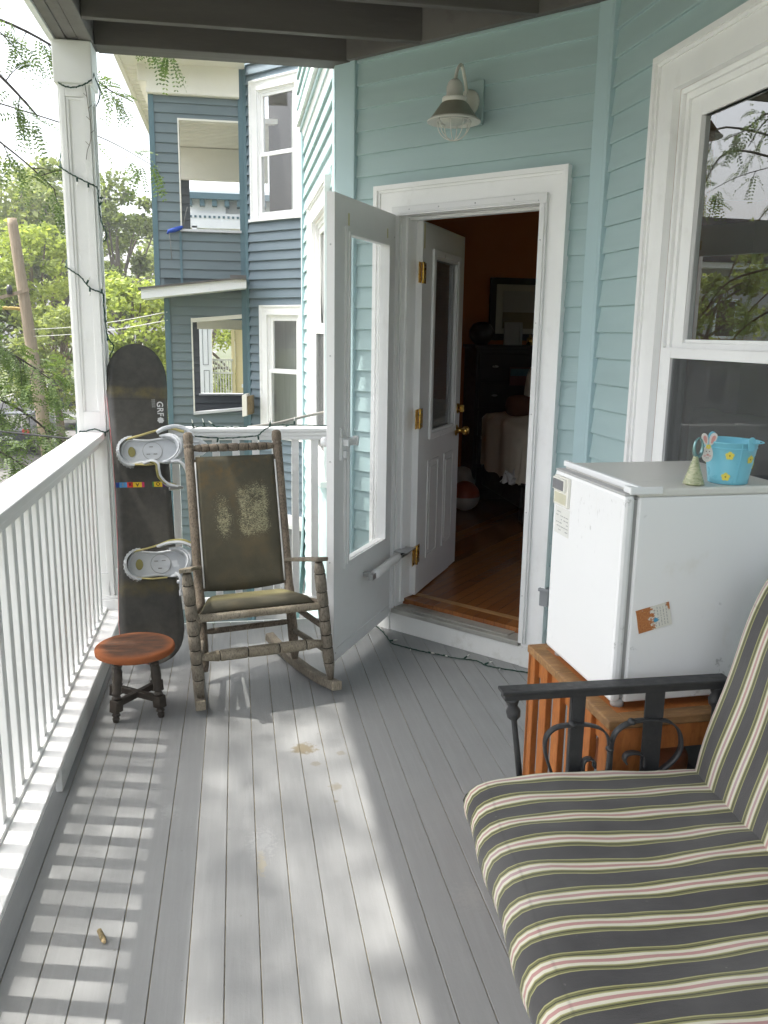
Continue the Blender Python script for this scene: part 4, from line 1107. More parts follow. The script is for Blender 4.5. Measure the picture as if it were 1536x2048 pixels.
for (a, z) in ((R(-122), zb+.080), (R(-68), zb+.070), (R(-128), zb+.022), (R(-20), zb+.05), (R(150), zb+.06)):
    d = V((math.cos(a), math.sin(a), 0)); t = V((-d.y, d.x, 0)); up = (V((0, 0, 1))+d*.186).normalized(); r_ = rad(z)
    c = bc+d*(r_+.0006)+V((0, 0, z)); b = MB()
    for k in range(5):
        q = 2*math.pi*k/5+.3
        b.prism([(.0052*math.cos(s)+.0066*math.cos(q), .0052*math.sin(s)+.0066*math.sin(q)) for s in [2*math.pi*i/10 for i in range(10)]], c, t, up, d*(.0006+.0001*k))
    b.prism([(.0024*math.cos(s), .0024*math.sin(s)) for s in [2*math.pi*i/8 for i in range(8)]], c, t, up, d*.0015, 1)
    b.build('painted_flower', [FLY, FLC], bk)
BUN = paint('white_painted_wood', (.70, .66, .62), .5, .04, 20.); PINK = paint('pink_paint', (.62, .30, .27), .5, .05, 20.)
a = R(-176); d = V((math.cos(a), math.sin(a), 0)); cb = bc+d*.078+V((0, -.012, zb+.082)); d2 = V((-.25, -.97, 0)).normalized(); t = V((.97, -.25, 0)).normalized(); up = V((0, 0, 1))
b = MB()
b.prism([(.0135*math.cos(s)*(1-.18*math.sin(s)), .0225*math.sin(s)) for s in [2*math.pi*i/24 for i in range(24)]], cb, t, up, d2*.005)
def ear(cx, cz, ang, L, w, dd, m, off=0):
    pts = []
    for i in range(20):
        s = 2*math.pi*i/20; x, z = w*math.sin(s)*(1+.35*math.cos(s)), L*(1+math.cos(s))/2
        pts.append((cx+x*math.cos(ang)+z*math.sin(ang), cz-x*math.sin(ang)+z*math.cos(ang)))
    b.prism(pts, cb+d2*off, t, up, d2*dd, m)
ear(-.004, .021, -.30, .034, .0075, .004, 0); ear(.004, .021, .36, .036, .0085, .004, 0)
ear(-.0058, .027, -.30, .022, .0040, .0008, 1, .0042); ear(.0068, .027, .36, .023, .0046, .0008, 1, .0042)
b.prism([(.0033*math.cos(s), .0028*math.sin(s)) for s in [2*math.pi*i/12 for i in range(12)]], cb+t*.0-up*.003+d2*.0052, t, up, d2*.001, 1)
for x in (-.0045, .004): b.prism([(.0012*math.cos(s), .0014*math.sin(s)) for s in [2*math.pi*i/8 for i in range(8)]], cb+t*x+up*.006+d2*.0052, t, up, d2*.0008, 2)
for x in (-.003, 0, .003): b.prism([(.0011*math.cos(s), .0008*math.sin(s)) for s in [2*math.pi*i/8 for i in range(8)]], cb+t*x-up*.0115+d2*.0052, t, up, d2*.0008, 2)
for x, z in ((.006, -.006), (-.007, -.006)): b.prism([(.0036*math.cos(s), .003*math.sin(s)) for s in [2*math.pi*i/10 for i in range(10)]], cb+t*x+up*z+d2*.0052, t, up, d2*.0004, 3)
for k in range(5):
    q = 2*math.pi*k/5; b.prism([(.003*math.cos(s)+.0038*math.cos(q), .003*math.sin(s)+.0038*math.sin(q)) for s in [2*math.pi*i/8 for i in range(8)]], cb+up*.0185+d2*.0052, t, up, d2*(.001+.0001*k), 4)
b.build('bunny_tag', [BUN, PINK, INKK, paint('pale_blush', (.66, .45, .42), .5, .05, 20.), FLY], bk)

# figurine
fg = thing('figurine', 'slim pale green cone figurine with a silvery teal loop on top of the freezer', 'figurine', (1.198, 2.072, 1.165))
def m_fig():
    m, nt = mat('mottled_green_glaze'); v = coords(nt)
    col = ramp(nt, noise(nt, coords(nt, (1, 1, 2.5)), 60, 4, .6, .6), [(.3, (.18, .22, .10)), (.5, (.38, .40, .24)), (.7, (.58, .55, .36))])
    finish(nt, col, .35, .5, 0, noise(nt, v, 120, 3), .5, .003); return m
b = MB(); prof = [(.0, 1.1645), (.0215, 1.1645), (.0225, 1.1665)]
for i in range(22):
    t = i/21; prof.append((.0215*(1-t)**1.15+.0062+.0010*(i % 2)*(1 if t < .75 else 0), 1.1675+.074*t))
prof.append((.0, 1.243)); latz(b, prof, V((1.198, 2.072, 0)), 26); b.build('body', m_fig(), fg)
TEAL = paint('teal_silver_glaze', (.22, .36, .36), .2, .2, 20., None, 0, .05, .5, .6)
b = MB(); c = V((1.203, 2.072, 1.263))
lp = [c+V((.013*math.sin(s), .002*math.sin(s), -.026*math.cos(s)*(1 if math.cos(s) < 0 else .9))) for s in [2*math.pi*i/24 for i in range(24)]]
b.tube(lp, [.0042+.0015*math.cos(2*math.pi*i/24) for i in range(24)], 8, closed=True); b.build('loop', TEAL, fg)
# ------------------------------------------------------------------ iron loveseat and its striped cushion
LS = thing('patio_loveseat', 'black wrought iron patio seat with scrolled arm under the striped cushion', 'patio seat', (.95, 1.4, 0))
def iron_arm(yc, flip=1):
    b = MB(); S_ = lambda q: (q[0]*.9675, q[1], 1.55-(1.55-q[2])*.9675)
    b.obox((.665, yc-.024, .632), (.645, 0, 0), (0, .048, 0), (0, 0, .009)); b.obox((.672, yc-.018, .614), (.63, 0, 0), (0, .036, 0), (0, 0, .018))
    b.v = [S_(q) for q in b.v]; arm = b.build('arm', IRON, LS, .002)
    for x in (.697, 1.282):
        b = MB(); b.turn((x*.9675+(.09 if x < 1 else 0), yc, 0.0), (x*.9675, yc, .646), [(0, .013), (.02, .011), (.88, .0075), (.905, .008), (.92, .017), (.945, .019), (.965, .012), (.985, .017), (1, .020)], 12)
        b.build('leg', IRON, LS)
    for q in (((.862, yc-.014, .30), (.036, 0, 0), (0, .004, 0), (0, 0, .315)), ((1.068, yc-.014, .30), (.056, 0, 0), (0, .005, 0), (0, 0, .315))):
        b = MB(); b.obox(*q)
        if q[0][0] < 1: b.obox((.862, yc-.010, .30), (.006, 0, 0), (0, .02, 0), (0, 0, .315))
        b.v = [S_(q_) for q_ in b.v]; b.build('strap', IRON, arm, .0015)
    b = MB()
    for pts in ([(.84, .33), (.809, .406), (.789, .466), (.790, .509), (.816, .533), (.858, .538), (.900, .536), (.944, .520), (.968, .485), (.972, .42), (.965, .33)],
                [(.975, .33), (.976, .408), (.977, .482), (.994, .517), (1.036, .536), (1.086, .537), (1.138, .529), (1.170, .498), (1.179, .452), (1.163, .416), (1.12, .38)],
                [(.900, .38), (.899, .425), (.912, .436), (.928, .430), (.931, .41)], [(1.075, .40), (1.073, .430), (1.051, .443), (1.024, .442), (1.016, .428), (1.022, .415)]):
        b.ribbon(smooth_path([(x, yc-.012*flip-.008*flip, z) for x, z in pts], 6), (0, 1, 0), .020, .005)
    for x, z in ((.862, .538), (1.03, .536), (.972, .46)): b.ellipsoid((x, yc-.02*flip, z), .011, .014, .009, 10)
    b.v = [S_(q) for q in b.v]; b.build('scrollwork', IRON, arm)
iron_arm(1.937); iron_arm(.50, -1)
b = MB(); b.tube([(.66, 1.93, .315), (.60, .56, .315)], .012, 10); b.tube([(1.24, 1.93, .315), (1.19, .56, .315)], .012, 10)
for k in range(9): 
    y = .60+.16*k; b.obox((.62, y, .316), (.6, 0, 0), (0, .03, 0), (0, 0, .004))
b.build('seat_frame', IRON, LS)
b = MB()
for y in (1.96, .54): b.tube([(1.235, y, .32), (1.30, y, .62), (1.42, y, 1.02)], .011, 10)
b.tube([(1.42, 1.96, 1.02), (1.42, .54, 1.02)], .011, 10)
for k in range(7): b.tube([(1.25, .70+.2*k, .35), (1.42, .70+.2*k, 1.02)], .006, 8)
b.build('back_frame', IRON, LS)

def m_stripes(name, period_n, phase):
    m, nt = mat(name); uvn = nd(nt, 'ShaderNodeUVMap'); sep = nd(nt, 'ShaderNodeSeparateXYZ'); lk(nt, uvn.outputs[0], sep.inputs[0])
    v = coords(nt)
    wob = mth(nt, 'MULTIPLY', mth(nt, 'SUBTRACT', noise(nt, v, 3.0, 4), .5), .10)
    f = mth(nt, 'FRACT', mth(nt, 'ADD', mth(nt, 'MULTIPLY', sep.outputs['Y'], period_n), mth(nt, 'ADD', wob, phase)))
    DK = (.056, .054, .055); OL = (.145, .145, .06); OLL = (.33, .32, .15); CR = (.60, .58, .47); PK = (.42, .235, .22); LN = (.03, .03, .025); LV = (.38, .30, .33)
    st_ = [(.0, DK), (.195, OLL), (.225, OL), (.275, LN), (.295, OL), (.320, OLL), (.350, CR), (.425, PK), (.515, CR), (.59, OLL), (.62, OL), (.650, LN), (.67, OL), (.715, OLL), (.745, DK)]
    col = ramp(nt, f, st_, 'CONSTANT')
    # pink thread fades to mauve in places
    g = noise(nt, v, 2.2, 3); pk = ramp(nt, f, [(.0, 0.), (.425, 1.), (.515, 0.)], 'CONSTANT')
    col = mixc(nt, mth(nt, 'MULTIPLY', pk, ramp(nt, g, [(.5, 0.), (.65, .7)])), col, LV)
    lint = ramp(nt, noise(nt, v, 55, 3, .6), [(.72, 0.), (.78, .35)]); col = mixc(nt, lint, col, (.35, .34, .30))
    fade = ramp(nt, noise(nt, v, 2.7, 4), [(.35, 0.), (.8, .16)]); col = mixc(nt, fade, col, (.40, .40, .38))
    seam = ramp(nt, sep.outputs['X'], [(.433, 0.), (.4345, .55), (.436, .55), (.4375, 0.)]); col = mixc(nt, seam, col, (.05, .05, .045))
    finish(nt, col, .85, .15, 0, mth(nt, 'ADD', noise(nt, v, 420, 2), mth(nt, 'MULTIPLY', noise(nt, coords(nt, (1, 3, 1)), 9, 4, .6), 3.)), .3, .002, 0, .15); return m
CU = thing('striped_cushion', 'charcoal, cream, pink and olive striped two-part cushion on the iron seat', 'cushion', (.9, 1.3, .4))
LN = 1.36
F0 = V((.544, 1.896, 0)); EY = V((-.085, -.996, 0))
# seat pad cross-section (x, z): from the back, over the top, round the front, underneath
def sec(u, th=.125):
    # superelliptic rounded front
    pts = [(.64, .445), (.50, .452), (.34, .456), (.20, .457), (.10, .455), (.045, .447), (.014, .430), (.000, .405), (-.002, .380), (.006, .352), (.024, .333), (.06, .325), (.30, .322), (.64, .322)]
    return pts
from bisect import bisect
def polyat(pts, u):
    L = [0]
    for a, c in zip(pts, pts[1:]): L.append(L[-1]+math.hypot(a[0]-c[0], a[1]-c[1]))
    t = u*L[-1]; i = min(max(bisect(L, t)-1, 0), len(pts)-2); f = (t-L[i])/(L[i+1]-L[i])
    return (pts[i][0]+(pts[i+1][0]-pts[i][0])*f, pts[i][1]+(pts[i+1][1]-pts[i][1])*f)
SP = [(p.x, p.z) for p in smooth_path([(x, 0, z) for x, z in sec(0)], 5)]
def seatpad(u, v):
    x, z = polyat(SP, u)
    e = min(v, 1-v)*LN
    s = 1.0 if e > .022 else math.sqrt(max(0, 1-((.022-e)/.022)**2))
    z = .387+(z-.387)*(.52+.48*s)
    x = x+.008*(1-s)*(1 if x < .3 else 0)
    # soft hollows and creases
    if z > .41:
        z += .006*math.sin(v*9+x*4)*math.sin(x*7)+.003*math.sin(v*31+x*9)+.0025*math.sin(v*57-x*21)*math.sin(x*13)
        z -= .010*math.exp(-((x-.36)/.18)**2)*math.sin(min(1, e/.2)*1.57)
    if x < .12: x += .004*math.sin(v*26)
    xs = x*(1-.03*v)
    return F0+V((xs, 0, z))+EY*(v*LN)
STR = m_stripes('striped_outdoor_fabric', LN/.0882, .14)
b = MB(); b.grid(seatpad, 60, 150); 
pad = b.build('seat_pad', STR, CU)
so = [seatpad(k/60, 0) for k in range(61)]; 
b = MB(); b.poly(so[::-1]); b.poly([seatpad(k/60, 1) for k in range(61)]); b.build('end_panel', paint('charcoal_fabric', (.045, .045, .044), .9, .2, 40.), pad)
b = MB(); b.tube([seatpad(.02+.55*k/30, .0)+V((0, .002, .004)) for k in range(31)], .005, 8); b.build('seam_piping', paint('charcoal_piping', (.05, .05, .045), .9, .2, 40.), pad)
# back pad leaning away
BO = V((1.160, 1.893, .43)); BUX = V((.262, .0, .965)).normalized(); BN = V((-.965, 0, .262)).normalized()
HBK = .575
bsec = [(p.x, p.z) for p in smooth_path([(x, 0, z) for x, z in [(-.0, -.10), (.0, -.02), (.012, .0), (.03, .004), (.2, .010), (.38, .010), (.52, .004), (.556, -.008), (.572, -.035), (.572, -.07), (.555, -.092), (.3, -.10), (.0, -.10)]], 5)]
def backpad(u, v):
    s_, h = polyat(bsec, u)
    e = min(v, 1-v)*LN; s = 1.0 if e > .045 else math.sqrt(max(0, 1-((.045-e)/.045)**2))
    h = -.048+(h+.048)*(.3+.7*s)
    h += .004*math.sin(v*22+s_*6)+.004*math.sin(s_*17+v*5)
    return BO+BUX*s_+BN*h+EY*(v*LN)*V((1, 1, 1)).x
b = MB(); b.grid(backpad, 60, 150); bp_ = b.build('back_pad', STR, CU)
b = MB(); b.poly([backpad(k/60, 0) for k in range(61)]); b.build('end_panel', bpy.data.materials['charcoal_fabric'], bp_)

# ------------------------------------------------------------------ strings of fairy lights
BULBM = paint('clear_bulb', (.75, .75, .70), .15, .05, 20.)
def fairy(label, cat_, loc, paths, bulbs, group='strings of green fairy lights'):
    t = thing('string_lights', label, cat_, loc, group)
    b = MB()
    for p in paths:
        p = smooth_path(p, 6); b.tube(p, .0028, 6)
        q = [c+V((.003*math.sin(i*1.7), -.002*math.cos(i*1.7), .003*math.cos(i*1.7))) for i, c in enumerate(p)]; b.tube(q, .0022, 6)
    b.build('cord', GREENWIRE, t)
    for c, d in bulbs:
        c, d = V(c), V(d).normalized()
        m = MB(); m.turn(c, c+d*.022, [(0, .003), (.2, .0048), (1, .0042)], 8, 0); m.turn(c+d*.022, c+d*.044, [(0, .0030), (.5, .0034), (1, .0008)], 8, 1)
        m.build('bulb', [GREENWIRE, BULBM], t)
    return t
yp = 4.437; ye = 4.442
fairy('green fairy light cord wrapped round the white porch post', 'fairy lights', (-.715, 4.44, 1.7),
      [[(-.797, yp+.03, 2.672), (-.776, yp, 2.650), (-.755, yp, 2.639), (-.718, yp, 2.635), (-.673, yp, 2.648), (-.639, yp, 2.668), (-.628, 4.46, 2.692), (-.630, 4.5, 2.71), (-.630, 4.612, 2.62), (-.80, 4.614, 2.42), (-.80, 4.47, 2.300), (-.794, yp+.008, 2.287), (-.761, yp+.006, 2.264), (-.729, yp+.006, 2.248), (-.685, yp+.006, 2.227), (-.645, yp+.006, 2.209), (-.634, 4.46, 2.197), (-.634, 4.465, 2.15), (-.632, 4.475, 2.10), (-.630, 4.50, 2.055), (-.632, 4.613, 1.98), (-.80, 4.614, 1.90), (-.80, 4.47, 1.842), (-.794, yp+.008, 1.834), (-.765, yp+.006, 1.814), (-.732, yp+.006, 1.791), (-.706, yp+.006, 1.757), (-.682, yp+.006, 1.734), (-.645, yp+.006, 1.721), (-.633, 4.46, 1.712), (-.633, 4.465, 1.66), (-.630, 4.475, 1.55), (-.622, 4.48, 1.50), (-.60, 4.49, 1.46), (-.628, 4.53, 1.40), (-.632, 4.613, 1.28), (-.80, 4.614, 1.12), (-.797, yp+.03, 1.010), (-.777, yp, 1.042), (-.748, yp-.003, 1.045), (-.704, yp, 1.055), (-.673, yp-.004, 1.045), (-.650, yp, 1.040), (-.634, 4.46, 1.05)]],
      [((-.722, yp, 2.243), (.1, -.3, -1)), ((-.672, yp, 2.220), (.05, -.2, -1)), ((-.630, 4.47, 2.125), (.4, -.3, .6)), ((-.705, yp, 1.758), (.5, -.3, .8)), ((-.690, yp, 1.742), (0, -.3, -1)), ((-.640, 4.45, 1.715), (.2, -.3, 1)), ((-.632, 4.47, 1.60), (.3, -.2, -1)), ((-.622, 4.48, 1.51), (-.2, -.3, -1)), ((-.655, yp, 1.04), (0, -.3, -1)), ((-.628, 4.47, 2.16), (1, -.1, -.1))])
yr = 4.468
fairy('green fairy light cord draped over the short end railing', 'fairy lights', (.1, 4.46, 1.04),
      [[(.051, 4.49, 1.060), (-.013, 4.49, 1.058), (-.088, 4.50, 1.058), (-.189, 4.50, 1.060), (-.227, 4.49, 1.052), (-.255, yr, 1.030), (-.202, yr, 1.012), (-.089, yr, 1.003), (.007, yr, 1.006), (.101, yr, 1.015), (.127, yr, 1.036), (.166, yr+.01, 1.060), (.212, 4.49, 1.066), (.295, 4.50, 1.066), (.425, 4.50, 1.062), (.55, 4.51, 1.060)]],
      [((-.224, 4.49, 1.056), (-.15, -.1, 1)), ((-.166, 4.50, 1.060), (-.3, 0, 1)), ((-.114, 4.50, 1.060), (-.7, 0, .6)), ((.105, yr-.005, 1.015), (.1, -.2, -1)), ((-.10, yr-.004, 1.003), (-.2, -.2, -1)), ((.166, yr, 1.062), (.1, 0, 1)), ((.295, 4.49, 1.067), (0, -.1, 1)), ((.27, 4.49, 1.066), (-.9, -.2, -.2))])
fairy('green fairy light cord lying on the deck along the door sill', 'fairy lights', (1.0, 3.85, 0),
      [[(.70, 4.33, .006), (.728, 4.235, .006), (.742, 4.12, .006), (.750, 4.03, .006), (.79, 3.985, .006), (.855, 3.92, .006), (.905, 3.880, .006), (.960, 3.84, .006), (1.02, 3.79, .006), (1.075, 3.765, .006), (1.12, 3.735, .006), (1.140, 3.685, .006), (1.172, 3.655, .006), (1.25, 3.605, .006), (1.32, 3.565, .006), (1.385, 3.52, .006), (1.43, 3.46, .006)]],
      [((.745, 4.06, .007), (.9, -.5, .3)), ((.83, 3.945, .008), (-.2, -1, .1)), ((.905, 3.880, .008), (.6, -.8, .1)), ((1.06, 3.772, .008), (.8, .5, .3)), ((1.14, 3.69, .008), (.9, .2, .2)), ((1.20, 3.635, .008), (-.4, -1, .2)), ((.97, 3.83, .008), (.3, -.9, .2))])
vt = thing('dry_vine', 'thin dried vine stem clinging to the front of the porch post', 'vine', (-.66, 4.44, 2.5))
b = MB(); b.tube(smooth_path([(-.664, 4.442, 2.650), (-.658, 4.440, 2.604), (-.654, 4.441, 2.551), (-.648, 4.440, 2.486), (-.652, 4.441, 2.41), (-.668, 4.440, 2.365), (-.675, 4.441, 2.325)], 6), .0016, 5)
for i, (x, z) in enumerate(((-.658, 2.60), (-.654, 2.55), (-.650, 2.50), (-.650, 2.44), (-.66, 2.39))): b.tube([(x, 4.440, z), (x+(.016 if i % 2 else -.014), 4.437, z+.014)], .0011, 5)
b.build('stem', BARK, vt)
cb_ = thing('cable', 'thick grey service cable slanting across behind the end railing', 'cable', (.25, 4.9, 1.04))
b = MB(); b.tube(smooth_path([(-.1, 4.9, .985), (.071, 4.9, 1.012), (.198, 4.9, 1.029), (.297, 4.9, 1.052), (.389, 4.9, 1.074), (.52, 4.9, 1.10)], 6), .008, 8); b.build('sheath', paint('grey_cable', (.22, .21, .19), .6, .1, 9.), cb_)
cg = thing('cigar_butt', 'burnt stub of a cigar lying on the sunlit deck boards', 'cigar butt', (-.376, 2.03, 0))
b = MB(); b.turn((-.384, 2.052, .007), (-.366, 2.010, .007), [(0, .005), (.05, .0065), (.7, .007), (.72, .0075), (.95, .007), (1, .005)], 12)
b.build('wrapper', m_oldwood('tobacco_leaf', (.12, .09, .05), (.45, .36, .18), (.03, .025, .02)), cg)
b = MB(); b.turn((-.3665, 2.0112, .007), (-.3625, 2.002, .007), [(0, .0062), (1, .004)], 10); b.build('tip', paint('pale_tip', (.6, .45, .25), .8, .1, 9.), cg)

# ------------------------------------------------------------------ inside the dark room
DKF = paint('dark_dresser_wood', (.018, .014, .012), .4, .3, 5.)
bd = thing('bed', 'bed with rumpled pale sheets seen through the open door', 'bed', (3.0, 6.3, .15))
b = MB(); b.box(2.06, 4.3, 5.95, 7.25, .28, .45); b.box(2.1, 2.2, 6.0, 6.1, .15, .28); b.box(2.1, 2.2, 7.1, 7.2, .15, .28); b.box(4.1, 4.2, 6.0, 6.1, .15, .28); b.build('bed_frame', DKF, bd, .01)
SHEET = paint('pale_beige_sheet', (.78, .72, .60), .85, .08, 3.)
def sheetp(u, v):
    x = 2.03+2.25*max(0, (u-.16)/.84); z = .90 if u > .16 else .46+.44*(u/.16)
    y = 5.92+1.36*v
    if v < .14: z2 = .50+.40*(v/.14); z = min(z, z2); y = 5.92
    z += .015*math.sin(u*23+v*11)+.012*math.sin(v*31-u*7)
    return (x+.02*math.sin(v*19), y+.02*math.sin(u*21), z)
b = MB(); b.grid(sheetp, 40, 30); b.build('sheet', SHEET, bd)
def pillow(label, c, rx, ry, rz, m, tilt):
    t = thing('pillow', label, 'pillow', c)
    b = MB()
    def fn(u, v):
        a = 2*math.pi*u; q = math.pi*(v-.5); f = lambda s: math.copysign(abs(s)**.55, s)
        p = V((rx*f(math.cos(a))*math.cos(q)**.6, rz*math.sin(q), ry*f(math.sin(a))*math.cos(q)**.6))
        p = Matrix.Rotation(tilt, 3, 'X') @ p
        return tuple(V(c)+p)
    b.grid(fn, 28, 14); b.build('cover', m, t)
pillow('cream pillow propped up at the head of the bed', (2.70, 6.78, 1.13), .36, .24, .10, SHEET, .3)
pillow('grey pillow leaning on the cream pillow on the bed', (2.74, 6.56, 1.03), .30, .18, .09, paint('grey_pillow', (.30, .29, .28), .85, .05, 3.), .35)
pillow('small orange cushion lying on the dark bed', (2.36, 6.8, .97), .17, .09, .10, paint('rust_cushion', (.16, .055, .03), .85, .1, 8.), .2)
ds = thing('dresser', 'tall dark dresser against the orange wall inside the room', 'dresser', (2.3, 7.1, .15))
b = MB(); b.box(1.98, 3.0, 7.0, 7.38, .15, 1.43); b.box(1.96, 3.02, 6.98, 7.38, 1.43, 1.46); b.build('carcass', DKF, ds, .004)
for i in range(5):
    b = MB(); b.box(2.01, 2.97, 6.985, 7.0, .22+.24*i, .43+.24*i); dr = b.build('drawer', DKF, ds, .004)
    b = MB(); b.ellipsoid((2.14, 6.97, .325+.24*i), .03, .012, .01, 10); b.ellipsoid((2.84, 6.97, .325+.24*i), .03, .012, .01, 10); b.build('handle', STEEL, dr)
pc = thing('framed_picture', 'large pale print in a dark frame on the orange wall', 'picture', (2.6, 7.39, 1.75))
b = MB(); b.ring(frame((0, 7.395, 0), U=(1, 0, 0), N=(0, -1, 0)), 2.19, 3.1, 1.50, 2.03, .055, 0, .03); b.build('frame', DKF, pc, .003)
b = MB(); b.box(2.245, 3.045, 7.38, 7.392, 1.555, 1.975); b.build('mat', paint('mat_board', (.42, .40, .33), .8, .05, 3.), pc)
b = MB(); b.box(2.31, 2.98, 7.376, 7.379, 1.60, 1.92); b.box(2.31, 2.98, 7.374, 7.3755, 1.60, 1.74, 1); b.build('print', [paint('print_sky', (.36, .36, .33), .8, .1, 2.), paint('print_land', (.20, .17, .10), .8, .2, 6.)], pc)
ph = thing('photo_frame', 'small standing photo frame on the dark dresser', 'photo frame', (2.30, 7.1, 1.46))
b = MB(); b.ring(frame((0, 7.1, 0), U=(1, 0, 0), N=(0, -1, 0)), 2.24, 2.40, 1.461, 1.65, .02, 0, .015); b.box(2.25, 2.39, 7.095, 7.099, 1.47, 1.64); b.build('frame', paint('pewter', (.3, .3, .28), .4, .1, 9., None, 0, .1, .5, .6), ph)
bo = thing('bowl', 'dark rounded bowl on top of the dresser near its left end', 'bowl', (2.05, 7.15, 1.46))
b = MB(); latz(b, [(.0, 1.461), (.05, 1.462), (.10, 1.52), (.105, 1.58), (.075, 1.63), (.03, 1.65), (.0, 1.65)], V((2.06, 7.15, 0)), 24); b.build('body', DKF, bo)
bt = thing('perfume_bottle', 'little amber perfume bottle on the dresser beside the photo frame', 'bottle', (2.46, 7.08, 1.46))
b = MB(); latz(b, [(.0, 1.461), (.03, 1.462), (.03, 1.52), (.012, 1.53), (.012, 1.55), (.0, 1.55)], V((2.47, 7.08, 0)), 16); b.build('glass', BRASS, bt)
bkx = thing('book', 'blue and red book leaning on the front of the dresser', 'book', (2.35, 6.95, 1.25))
b = MB(); b.box(2.26, 2.50, 6.93, 6.96, 1.13, 1.28); b.box(2.26, 2.50, 6.928, 6.9295, 1.21, 1.27, 1); b.build('cover', [paint('dull_red_cover', (.10, .025, .02), .6, .1, 9.), paint('dull_blue_cover', (.06, .14, .16), .6, .1, 9.)], bkx)
def ball(label, c, r, cA, cB):
    t = thing('toy_ball', label, 'ball', c, 'balls on the floor behind the door')
    b = MB(); b.ellipsoid(c, r, r, r, 24)
    m, nt = mat('panelled_ball'); vor = nd(nt, 'ShaderNodeTexVoronoi'); vor.inputs['Scale'].default_value = 9.; lk(nt, coords(nt), vor.inputs['Vector'])
    finish(nt, mixc(nt, ramp(nt, coords_z(nt), [(.48, 0.), (.52, 1.)]), cA, cB), .4, .4); b.build('shell', m, t)
def coords_z(nt):
    s = nd(nt, 'ShaderNodeSeparateXYZ'); lk(nt, coords(nt, (1, 1, 5)), s.inputs[0]); return mth(nt, 'ADD', s.outputs['Z'], .5)
ball('orange and white ball on the floor behind the door', (1.80, 6.55, .27), .12, (.6, .6, .56), (.36, .06, .025))
ball('pale yellow and white ball behind the orange one', (1.92, 7.10, .285), .135, (.55, .52, .12), (.6, .6, .56))
tw = thing('towel', 'crumpled white cloth at the foot of the bed', 'cloth', (2.02, 6.1, .5))
b = MB(); rr = random.Random(4)
b.grid(lambda u, v: (1.98+.10*u+.02*math.sin(v*17), 6.0+.16*v, .48+.06*math.sin(u*9+v*4)*math.sin(v*7)+.05*u), 14, 14); b.build('cloth', WHITE2, tw)
# ------------------------------------------------------------------ the slate blue house next door
FN = frame((0, 13.5, 0), U=(1, 0, 0), N=(0, -1, 0))
FB = frame((.184, 13.5, 0), U=(.669, -.743, 0), N=(-.743, -.669, 0))
nb = thing('house', 'slate blue clapboard house next door with open porches and white windows', 'house', (0, 14, -3.2))
NE = .135
b = MB()
siding(b, FN, -1.15, .11, 2.10, 4.82, e=NE, holes=[(-.745, .2, 3.0, 4.52)], depth=.018)
siding(b, FN, -1.03, .13, -3.2, 2.3, e=NE, holes=[(-.64, .2, .30, 1.70)], depth=.018)
b.box(-1.15, -.745, 13.52, 13.60, 2.1, 4.82); b.box(-.745, .11, 13.52, 13.60, 4.52, 4.82); b.box(-.745, .11, 13.52, 13.60, 2.1, 3.0)
b.box(-1.03, -.64, 13.52, 13.60, -3.2, 2.1); b.box(-.64, .13, 13.52, 13.60, 1.70, 2.1); b.box(-.64, .13, 13.52, 13.60, -3.2, .30)
b.build('porch_wall', BLUE, nb)
b = MB()
FN2 = frame((0, 15.62, 0), U=(1, 0, 0), N=(0, -1, 0))
siding(b, FN2, -1.10, .6, 2.1, 4.7, e=NE, holes=[(-.72, 1, 3.1, 4.8)], depth=.018); siding(b, FN2, -1.0, .6, -3.2, 1.8, e=NE, holes=[(-.63, 1, .41, 1.60)], depth=.018)
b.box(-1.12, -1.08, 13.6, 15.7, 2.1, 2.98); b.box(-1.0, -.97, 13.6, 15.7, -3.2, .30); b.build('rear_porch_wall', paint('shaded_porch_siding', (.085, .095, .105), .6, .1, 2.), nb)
b = MB(); b.box(-1.1, .8, 13.55, 15.7, 4.53, 4.6); 
for k in range(20): b.box(-1.1, .8, 13.6+k*.1, 13.606+k*.1, 4.522, 4.531)
b.box(-1.08, .6, 15.50, 15.62, 4.02, 4.53); b.build('porch_ceiling', CREAM, nb)
b = MB(); b.box(-1.0, .8, 13.55, 15.7, 1.76, 1.8); b.box(-.66, .6, 15.56, 15.60, 1.56, 1.77); b.build('porch_ceiling', CREAM, nb)
b = MB()
b.fbox(FN, -.745, .11, 4.50, 4.525, -.10, .022); b.fbox(FN, -.765, -.745, 3.0, 4.525, -.1, .022); b.build('opening_trim', CREAM, nb)
b = MB(); b.fbox(FN, -.66, -.64, .30, 1.72, -.1, .022); b.build('opening_trim', CREAM, nb)
b = MB(); b.obox((-.655, 13.475, 1.655), (.80, 0, .075), (0, .12, 0), (0, 0, .06)); b.build('porch_lintel', CREAM, nb)
b = MB(); SILLM = paint('pale_grey_sill', (.55, .56, .57), .5, .05, 3.); b.box(-.77, .12, 13.44, 13.62, 2.965, 3.0); b.build('porch_sill', SILLM, nb)
b = MB(); b.obox((-.66, 13.44, .265), (.82, 0, .075), (0, .18, 0), (0, 0, .035)); b.build('porch_sill', SILLM, nb)
b = MB(); b.box(-.66, .4, 15.55, 15.7, .41, .44); b.build('porch_sill', SILLM, nb)
b = MB()
b.fbox(FN, -1.165, -1.09, 2.1, 4.82, 0, .028); b.fbox(FN, -1.045, -.965, -3.2, 2.0, 0, .028); b.fbox(FN, .10, .19, -3.2, 5.3, 0, .03); b.fbox(FB, .0, .075, -3.2, 5.3, 0, .03)
b.fbox(FN, -.79, -.755, 2.1, 3.0, .016, .026); b.build('corner_trim', BLUET, nb)
